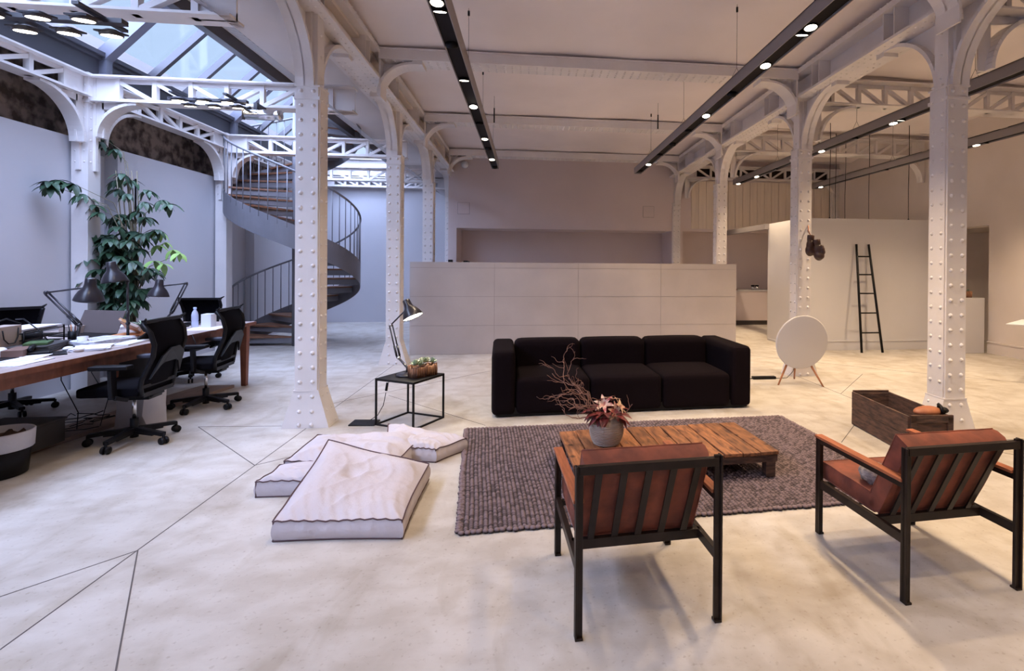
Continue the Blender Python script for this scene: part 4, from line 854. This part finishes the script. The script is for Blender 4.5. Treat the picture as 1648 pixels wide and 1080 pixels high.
lappy((-3.72, 5.45), RD(175), 'dark laptop half open beside the tilted book', RD(140), .30, .2)
slab('magazine', (-3.68, 4.22), .22, .34, .006, .12, PAPERB, 'printed magazine lying at the near edge of the desk', 'magazine')
slab('notepad', (-3.80, 4.38), .24, .3, .012, .35, PAPER, 'white sketch pad beside the black laptop', 'notepad')
slab('paper_stack', (-3.68, 4.86), .23, .33, .022, .5, PAPER, 'bright white sheets spread near the front edge of the desk', 'papers', n=5)
slab('paper_stack', (-3.86, 5.18), .28, .42, .045, -.2, PAPERB, 'pile of printed sheets behind the bright white ones', 'papers', n=7)
slab('keyboard', (-3.60, 5.17), .14, .36, .018, .15, PLAW, 'white keyboard between papers and near chair', 'keyboard', bev=.003)
slab('folder_stack', (-4.05, 4.78), .3, .42, .06, .3, POTM, 'stack of dark folders in the middle of the desk', 'folders', n=6)
slab('paper_sheet', (-3.62, 6.30), .30, .42, .003, .25, PAPER, 'large blank white sheet at the far end of the desk', 'sheet')
slab('notebook', (-3.95, 5.62), .20, .28, .03, .1, PINK, 'orange notebook lying under the tilted book', 'notebook')
o = slab('picture_book', (-3.93, 5.64), .17, .26, .028, .1, mat('printed_cover', (.70, .58, .52), .5, col2=(.62, .30, .10), scale=9, lo=.45, hi=.5), 'tilted picture book with pale and yellow cover', 'book', z=Z0+.09); o.rotation_euler = (-.45, .5, .2)
t = T('letter_tray', 'black wire letter tray with white sheets on its top level', 'letter tray', (-4.32, 4.98, Z0), .25)
for k_ in range(3): MB().box(-.15, -.28, .03+k_*.055, .15, .28, .037+k_*.055).build('shelf', BLACK, t, world=False)
MB().tube([(-.15, -.28, 0), (-.15, -.28, .2), (-.15, .1, .24), (-.15, .28, .18), (-.15, .28, 0)], .006, 5).tube([(.15, -.28, 0), (.15, -.28, .16), (.15, .28, .16), (.15, .28, 0)], .006, 5).build('wire_frame', BLACK, t, world=False)
slab('tray_sheet', (-4.30, 4.98), .24, .5, .028, .25, PAPER, 'white sheets lying in the top level of the letter tray', 'papers', z=Z0+.148, n=4)
t = T('paper_bag', 'beige paper bag with dark cord handles at the left edge', 'bag', (-4.18, 4.62, Z0), .12)
MB().box(-.06, -.10, 0, .06, .14, .22).build('bag_body', BAG, t, world=False, bevel=.004)
MB().tube([(.064, -.05, .19), (.07, -.045, .12), (.068, .0, .08), (.068, .06, .08), (.068, .09, .13), (.064, .10, .20)], .004, 6).build('handle', BLACK, t, world=False)
for (x, y, r, l) in ((-4.02, 4.47, .034, 'larger white porcelain ball ornament beside the paper bag'), (-4.05, 4.40, .022, 'smaller pinkish ball ornament beside the paper bag')): o = MB().ball((0, 0, 0), r).lathe([(r*.7, -r*1.3), (r*.6, -r*.6)], 16).build('ball_ornament', PLAW); o.location = (x, y, Z0+r*1.3); tag(o, l, 'ornament')
t = T('desk_phone', 'black desk telephone lying between papers', 'telephone', (-3.88, 4.60, Z0), .6)
MB().box(-.08, -.11, 0, .08, .11, .03).build('body', BLACK, t, world=False, bevel=.008); MB().tube([(-.03, -.11, .05), (-.03, -.07, .06), (-.03, .07, .06), (-.03, .11, .05)], .018, 8).build('handset', BLACK, t, world=False)
t = T('water_bottle', 'clear plastic water bottle with pale blue cap on the desk end', 'bottle', (-3.80, 6.42, Z0)); bm = mat('clear_bluish_plastic', (.72, .76, .92), .15, alpha=.65)
MB().lathe([(.032, 0), (.034, .01), (.034, .06), (.031, .07), (.034, .08), (.034, .14), (.028, .17), (.014, .195), (.013, .21)], 20, M.Translation((-3.80, 6.42, Z0))).build('bottle', bm, t); MB().lathe([(.016, .205), (.016, .228)], 14, M.Translation((-3.80, 6.42, Z0))).build('cap', mat('cap_blue', (.55, .62, .85), .4), t)
slab('white_box', (-3.67, 6.45), .10, .13, .175, .1, PLAW, 'upright white carton beside the water bottle', 'box')
slab('small_cup', (-3.55, 6.62), .05, .05, .05, .1, PAPER, 'small pale cup beside the white carton', 'cup', bev=.01)
slab('black_tray', (-3.98, 6.36), .18, .26, .02, .1, BLACK, 'flat black tray under the far desk lamp', 'tray', bev=.004)
slab('desk_box', (-3.94, 4.52), .12, .26, .07, .4, mat('brown_card', (.16, .09, .07), .8), 'brown cardboard box among the papers', 'box')
slab('green_folder', (-4.0, 4.75), .14, .2, .02, .5, mat('green_card', (.05, .10, .03), .7), 'green card lying on the dark folders', 'card', z=Z0+.062)
o = MB().ball((0, 0, 0), .028, .045, .02).build('computer_mouse', PLAW); o.location = (-3.78, 4.75, Z0+.02); tag(o, 'white computer mouse beside the bright sheets', 'mouse')
t = T('succulent_bowl', 'low bowl of grey-green succulents on the desk before the plant', 'succulent bowl', (-4.02, 6.02, Z0)); rn = random.Random(4)
MB().lathe([(.06, 0), (.12, .06), (.125, .07), (.11, .065)], 20, M.Translation((-4.02, 6.02, Z0))).build('bowl', POTM, t)
mb = MB()
for i in range(90): a = rn.uniform(0, 6.28); r = rn.uniform(0, .12); leafm(mb, (-4.02+r*cos(a), 6.02+r*sin(a), Z0+.06), (cos(a)*.8, sin(a)*.8, rn.uniform(.4, 1.4)), rn.uniform(.05, .10), .022)
mb.build('succulent_leaves', SUCC, t)
items = [('pen_cup', (-4.18, 5.30), .035, .10, BLACK, 'black pen cup beside the elbow lamp base', 'cup'), ('mug', (-3.88, 5.02), .038, .085, PLAW, 'white mug between the printed sheets and folders', 'mug'), ('tape_roll', (-3.66, 4.70), .035, .025, BAG, 'beige roll of tape near the front edge', 'tape'), ('glass', (-4.08, 6.22), .032, .10, CHROME, 'small shiny glass behind the succulent bowl', 'glass'), ('mug', (-4.52, 5.35), .04, .09, BLACK, 'black mug at the wall side of the desk', 'mug')]
for nm, c_, r_, h_, m_, l_, k_ in items:
    t = T(nm, l_, k_, (c_[0], c_[1], Z0)); MB().lathe([(r_*.85, 0), (r_, h_*.1), (r_, h_), (r_*.9, h_), (r_*.85, h_*.15)], 18, M.Translation((c_[0], c_[1], Z0))).build('body', m_, t)
    if nm == 'pen_cup':
        for i in range(4): MB().tube([(c_[0]-.015+i*.01, c_[1], Z0+.03), (c_[0]-.03+i*.02, c_[1]-.01, Z0+.16)], .004, 5).build('pen', (BLACK, PINK, PLAW, REDL)[i], t)
    if nm == 'mug': MB().tube([(c_[0]+r_, c_[1], Z0+h_*.8), (c_[0]+r_+.025, c_[1], Z0+h_*.75), (c_[0]+r_+.025, c_[1], Z0+h_*.3), (c_[0]+r_, c_[1], Z0+h_*.25)], .004, 5).build('handle', m_, t)
for nm, c_, a_, b_, h_, rz_, m_, z_, l_, k_ in (('file_binder', (-4.42, 4.55), .28, .32, .07, .5, BLACK, 0, 'black file binder lying behind the paper bag', 'binder'), ('dark_folder', (-3.98, 5.02), .22, .31, .012, -.5, BLACK, 0, 'black document sleeve slipping out below the printed pile', 'sleeve'),
     ('tablet', (-3.78, 4.60), .17, .24, .009, .7, BLACK, 0, 'black tablet lying flat between magazine and bright sheets', 'tablet'), ('envelope', (-3.60, 4.98), .11, .22, .004, .9, BAG, 0, 'beige envelope at the front edge of the desk', 'envelope'), ('calculator', (-3.62, 5.52), .08, .15, .012, .3, BLACK, 0, 'black calculator near the second office chair', 'calculator'),
     ('catalogue', (-4.55, 6.3), .22, .30, .035, .2, PAPERB, 0, 'thick printed catalogue near the wall side of the desk', 'catalogue'), ('card_box', (-4.62, 5.9), .16, .22, .10, .1, BAG, 0, 'beige card box behind the laptop lid', 'box'), ('sticky_pad', (-3.68, 5.72), .08, .08, .015, .5, PINK, 0, 'orange note pad near the blank sheet', 'note pad'),
     ('hard_drive', (-4.02, 6.75), .12, .18, .03, .2, BLACK, 0, 'flat black drive at the far end of the desk', 'drive'), ('letter_pile', (-4.65, 5.0), .24, .34, .06, .1, PAPER, 0, 'white paper pile at the wall edge of the desk', 'papers')):
    slab(nm, c_, a_, b_, h_, rz_, m_, l_, k_, z=Z0+z_, n=4 if nm == 'letter_pile' else 1)
for pts, l_ in (([(-4.30, 4.9, .25), (-4.2, 4.85, .26), (-4.05, 4.82, .16), (-3.98, 4.85, .03), (-3.92, 5.0, .008)], 'black cable arching from the letter tray over the folders'), ([(-4.16, 6.45, .01), (-3.95, 6.55, .008), (-3.8, 6.75, .008), (-4.0, 6.95, .008)], 'black cable lying around the far desk lamp'), ([(-4.02, 5.1, .008), (-4.15, 5.25, .008), (-4.0, 5.4, .008), (-3.85, 5.62, .008), (-3.95, 5.9, .008)], 'black cable winding along the middle of the desk')):
    tag(MB().tube([(a_, b_, Z0+c_) for a_, b_, c_ in pts], .005, 6).build('desk_cable', BLACK), l_, 'cable')
# ================= OFFICE CHAIRS =================
def office_chair(loc, rz, label, base_rot=0, first=None):
    if first:
        t = dup(first); t.location = loc; t.rotation_euler = (0, 0, rz); t['label'] = label
        for c_ in t.children:
            if c_.name.startswith('base_leg'): c_.rotation_euler = (0, 0, c_['a0']+base_rot)
        return t
    t = T('office_chair', label, 'office chair', loc, rz, group='office chairs around the long desk')
    for i in range(5):
        a = 2*pi*i/5
        mb = MB(); mb.bar((.03, 0, .11), (.30, 0, .085), .045, .03); mb.bar((.03, 0, .085), (.2, 0, .08), .03, .03); mb.tube([(.30, 0, .09), (.30, 0, .05)], .011, 8)
        l = mb.build('base_leg', BLACK, t, world=False, bevel=.004); l['a0'] = a; l.rotation_euler = (0, 0, a+base_rot)
        c_ = MB(); 
        for s in (-1, 1): c_.lathe([(.029, -.009), (.031, 0), (.029, .009)], 16, M.Translation((.30, s*.017, .031)) @ M.Rotation(pi/2, 4, 'X'))
        c_.build('castor', BLACK, l, world=False)
    MB().tube([(0, 0, .04), (0, 0, .2)], .03, 12).build('base_hub', BLACK, t, world=False)
    MB().tube([(0, 0, .2), (0, 0, .40)], .0145, 12).build('gas_column', CHROME, t, world=False)
    MB().box(-.16, -.09, .37, .10, .09, .42).bar((-.12, 0, .39), (-.175, 0, .42), .16, .05).tube([(.02, -.09, .39), (.04, -.24, .385)], .012, 6).build('mechanism', BLACK, t, world=False, bevel=.006)
    s = rblock(-.165, -.235, .425, .275, .235, .505, puff=.01); s.build('seat', MESHB, t, world=False)
    pr_ = [(.43, .20), (.50, .225), (.56, .225), (.64, .20), (.74, .195), (.84, .215), (.94, .232), (1.02, .238)]
    bx = lambda z: -.17-.06*(z-.43)-.055*sin((z-.43)/.6*pi)+.03*sin((z-.43)/.6*2*pi)
    mb = MB()
    for s_ in (-1, 1): mb.tube([(bx(z)+.02*(1 if abs(z-1.02) < .01 else 0), s_*yw, z) for z, yw in pr_], .019, 8)
    mb.bar((bx(1.02), -.25, 1.03), (bx(1.02), .25, 1.03), .035, .028); mb.tube([(bx(1.02)-.0, -.235, 1.03), (bx(1.02)-.03, -.275, 1.06)], .014, 6, r1=.006); mb.tube([(bx(1.02), .235, 1.03), (bx(1.02)-.03, .275, 1.06)], .014, 6, r1=.006)
    mb.bar((bx(.43), -.2, .43), (bx(.43), .2, .43), .03, .035); mb.bar((bx(.50), -.22, .50), (bx(.50), .22, .50), .028, .026)
    mb.build('back_frame', BLACK, t, world=False)
    W_ = lambda z: [b+(d-b)*(z-a)/(c_-a) for (a, b), (c_, d) in zip(pr_, pr_[1:]) if a <= z <= c_+1e-6][0]
    mb = MB(); mb.grid(8, 16, lambda a, b: (bx(.5+.52*b)+.008-.03*sin(pi*a), (2*a-1)*W_(.5+.52*b), .5+.52*b)); mb.build('back_mesh', MESHB, t, world=False)
    mb = MB(); mb.prism([(-.20, .56), (-.15, .74), (-.06, .80), (.06, .80), (.15, .74), (.20, .56), (.12, .66), (.08, .68), (-.08, .68), (-.12, .66)], lambda a, b, q: (bx(b)+q, a, b), -.05, -.035); mb.build('lumbar_support', BLACK, t, world=False)
    for s_ in (-1, 1):
        a = MB(); a.bar((-.06, s_*.20, .40), (-.02, s_*.285, .44), .06, .03); a.bar((-.02, s_*.285, .43), (-.01, s_*.285, .66), .065, .028, up=(1, 0, 0)); a = a.build('armrest', BLACK, t, world=False, bevel=.006)
        p = rblock(-.14, s_*.285-.045, .66, .13, s_*.285+.045, .695); p.build('arm_pad', mat('arm_pad_grey', (.05, .05, .07), .5) if s_ == -1 else BLACK, a, world=False)
    return t
ch = office_chair((-3.30, 4.78, 0), RD(184), 'black mesh office chair in front, nearest the camera at the long desk', .25)
office_chair((-3.36, 5.86, 0), RD(186), 'black mesh office chair second from the camera, by the desk end', .12, first=ch)
office_chair((-4.36, 7.30, 0), RD(-84), 'black mesh office chair at the far head of the desk', .4, first=ch)
office_chair((-5.12, 5.80, 0), RD(-42), 'black mesh office chair on the wall side of the desk, at the left edge', .1, first=ch)
# ================= TALL PLANT =================
tp = T('tall_plant', 'tall green indoor tree between desk and left wall, reaching above the panelling', 'plant', (-4.95, 7.12, 0))
MB().lathe([(.16, 0), (.2, .38), (.21, .40), (.18, .40), (.17, .34), (.001, .34)], 28, M.Translation((-4.95, 7.12, 0))).build('pot', POTM, tp)
rn = random.Random(17); mb = MB(); ml = MB(); sm = MB(); base = V((-4.95, 7.12, .35))
cl = [(150, 222), (158, 226), (185, 240), (62, 292), (72, 298), (95, 290), (118, 296), (132, 312), (140, 318), (160, 290), (198, 280), (212, 290), (192, 305), (205, 312), (236, 306), (232, 325), (262, 322), (272, 328), (152, 330), (160, 342), (222, 340), (235, 350), (150, 352), (172, 352), (205, 352), (136, 372), (165, 378), (190, 365), (215, 372), (200, 385), (230, 385), (170, 395), (225, 400), (190, 410), (165, 415), (215, 420), (240, 432), (248, 438), (200, 430), (175, 435), (140, 448), (158, 455), (185, 452), (210, 455), (170, 470), (195, 475), (215, 480), (145, 470), (225, 465), (180, 490), (205, 495), (138, 400), (182, 425), (208, 440), (150, 480), (195, 345), (180, 385), (212, 395), (252, 370), (205, 465), (188, 440)]
lt = [(254, 395), (266, 390), (278, 402), (290, 408), (248, 420), (262, 425), (255, 372)]
rad = random.Random(2)
for k_ in range(70): u_ = rad.gauss(190, 26); v0 = rad.uniform(370, 500); cl.append((max(135, min(245, u_)), v0))
for k_, (u, v_) in enumerate(cl+lt):
    Y_ = 6.25+.1*(u/60) if u < 135 and v_ < 320 else rad.uniform(6.75, 7.3); c = at(u, v_, y=Y_); c.x = max(c.x, -5.24)
    tgt = mb if k_ < len(cl) else ml
    nl = rn.randint(6, 9) if k_ < len(cl) else 3
    out = (c-V((-4.9, 7.1, c.z))).normalized() if (c-V((-4.9, 7.1, c.z))).length > .1 else V((0, -1, 0))
    for j in range(nl):
        a = 2*pi*j/nl+rn.uniform(-.3, .3); d = V((cos(a), sin(a), rn.uniform(-.75, .05)))+out*.35
        L_ = rn.uniform(.11, .17); leafm(tgt, c, d, L_, L_*.42, curl=.5)
    if k_ % 2 == 0: m0 = base.lerp(V((-4.9, 7.1, c.z)), .55)+V((rn.uniform(-.05, .05), 0, 0)); sm.tube([base, m0, V((-4.9, 7.08, max(.6, c.z-.25))).lerp(c, .35), c], .007, 5, r1=.003)
for a in range(5): sm.tube([base, base+V((.03*a-.06, 0, .8)), base+V((.05*a-.1, -.02, 1.6)), base+V((.06*a-.15, -.05, 2.3))], .012, 6, r1=.005)
mb.build('foliage', LEAF, tp); ml.build('young_foliage', LEAFL, tp); sm.build('stems', STEM, tp)
tag(MB().box(-5.1, 7.38, 0, -5.085, 7.395, 2.6).build('plant_stake', BLACK), 'thin black stake standing behind the tall plant', 'stake')
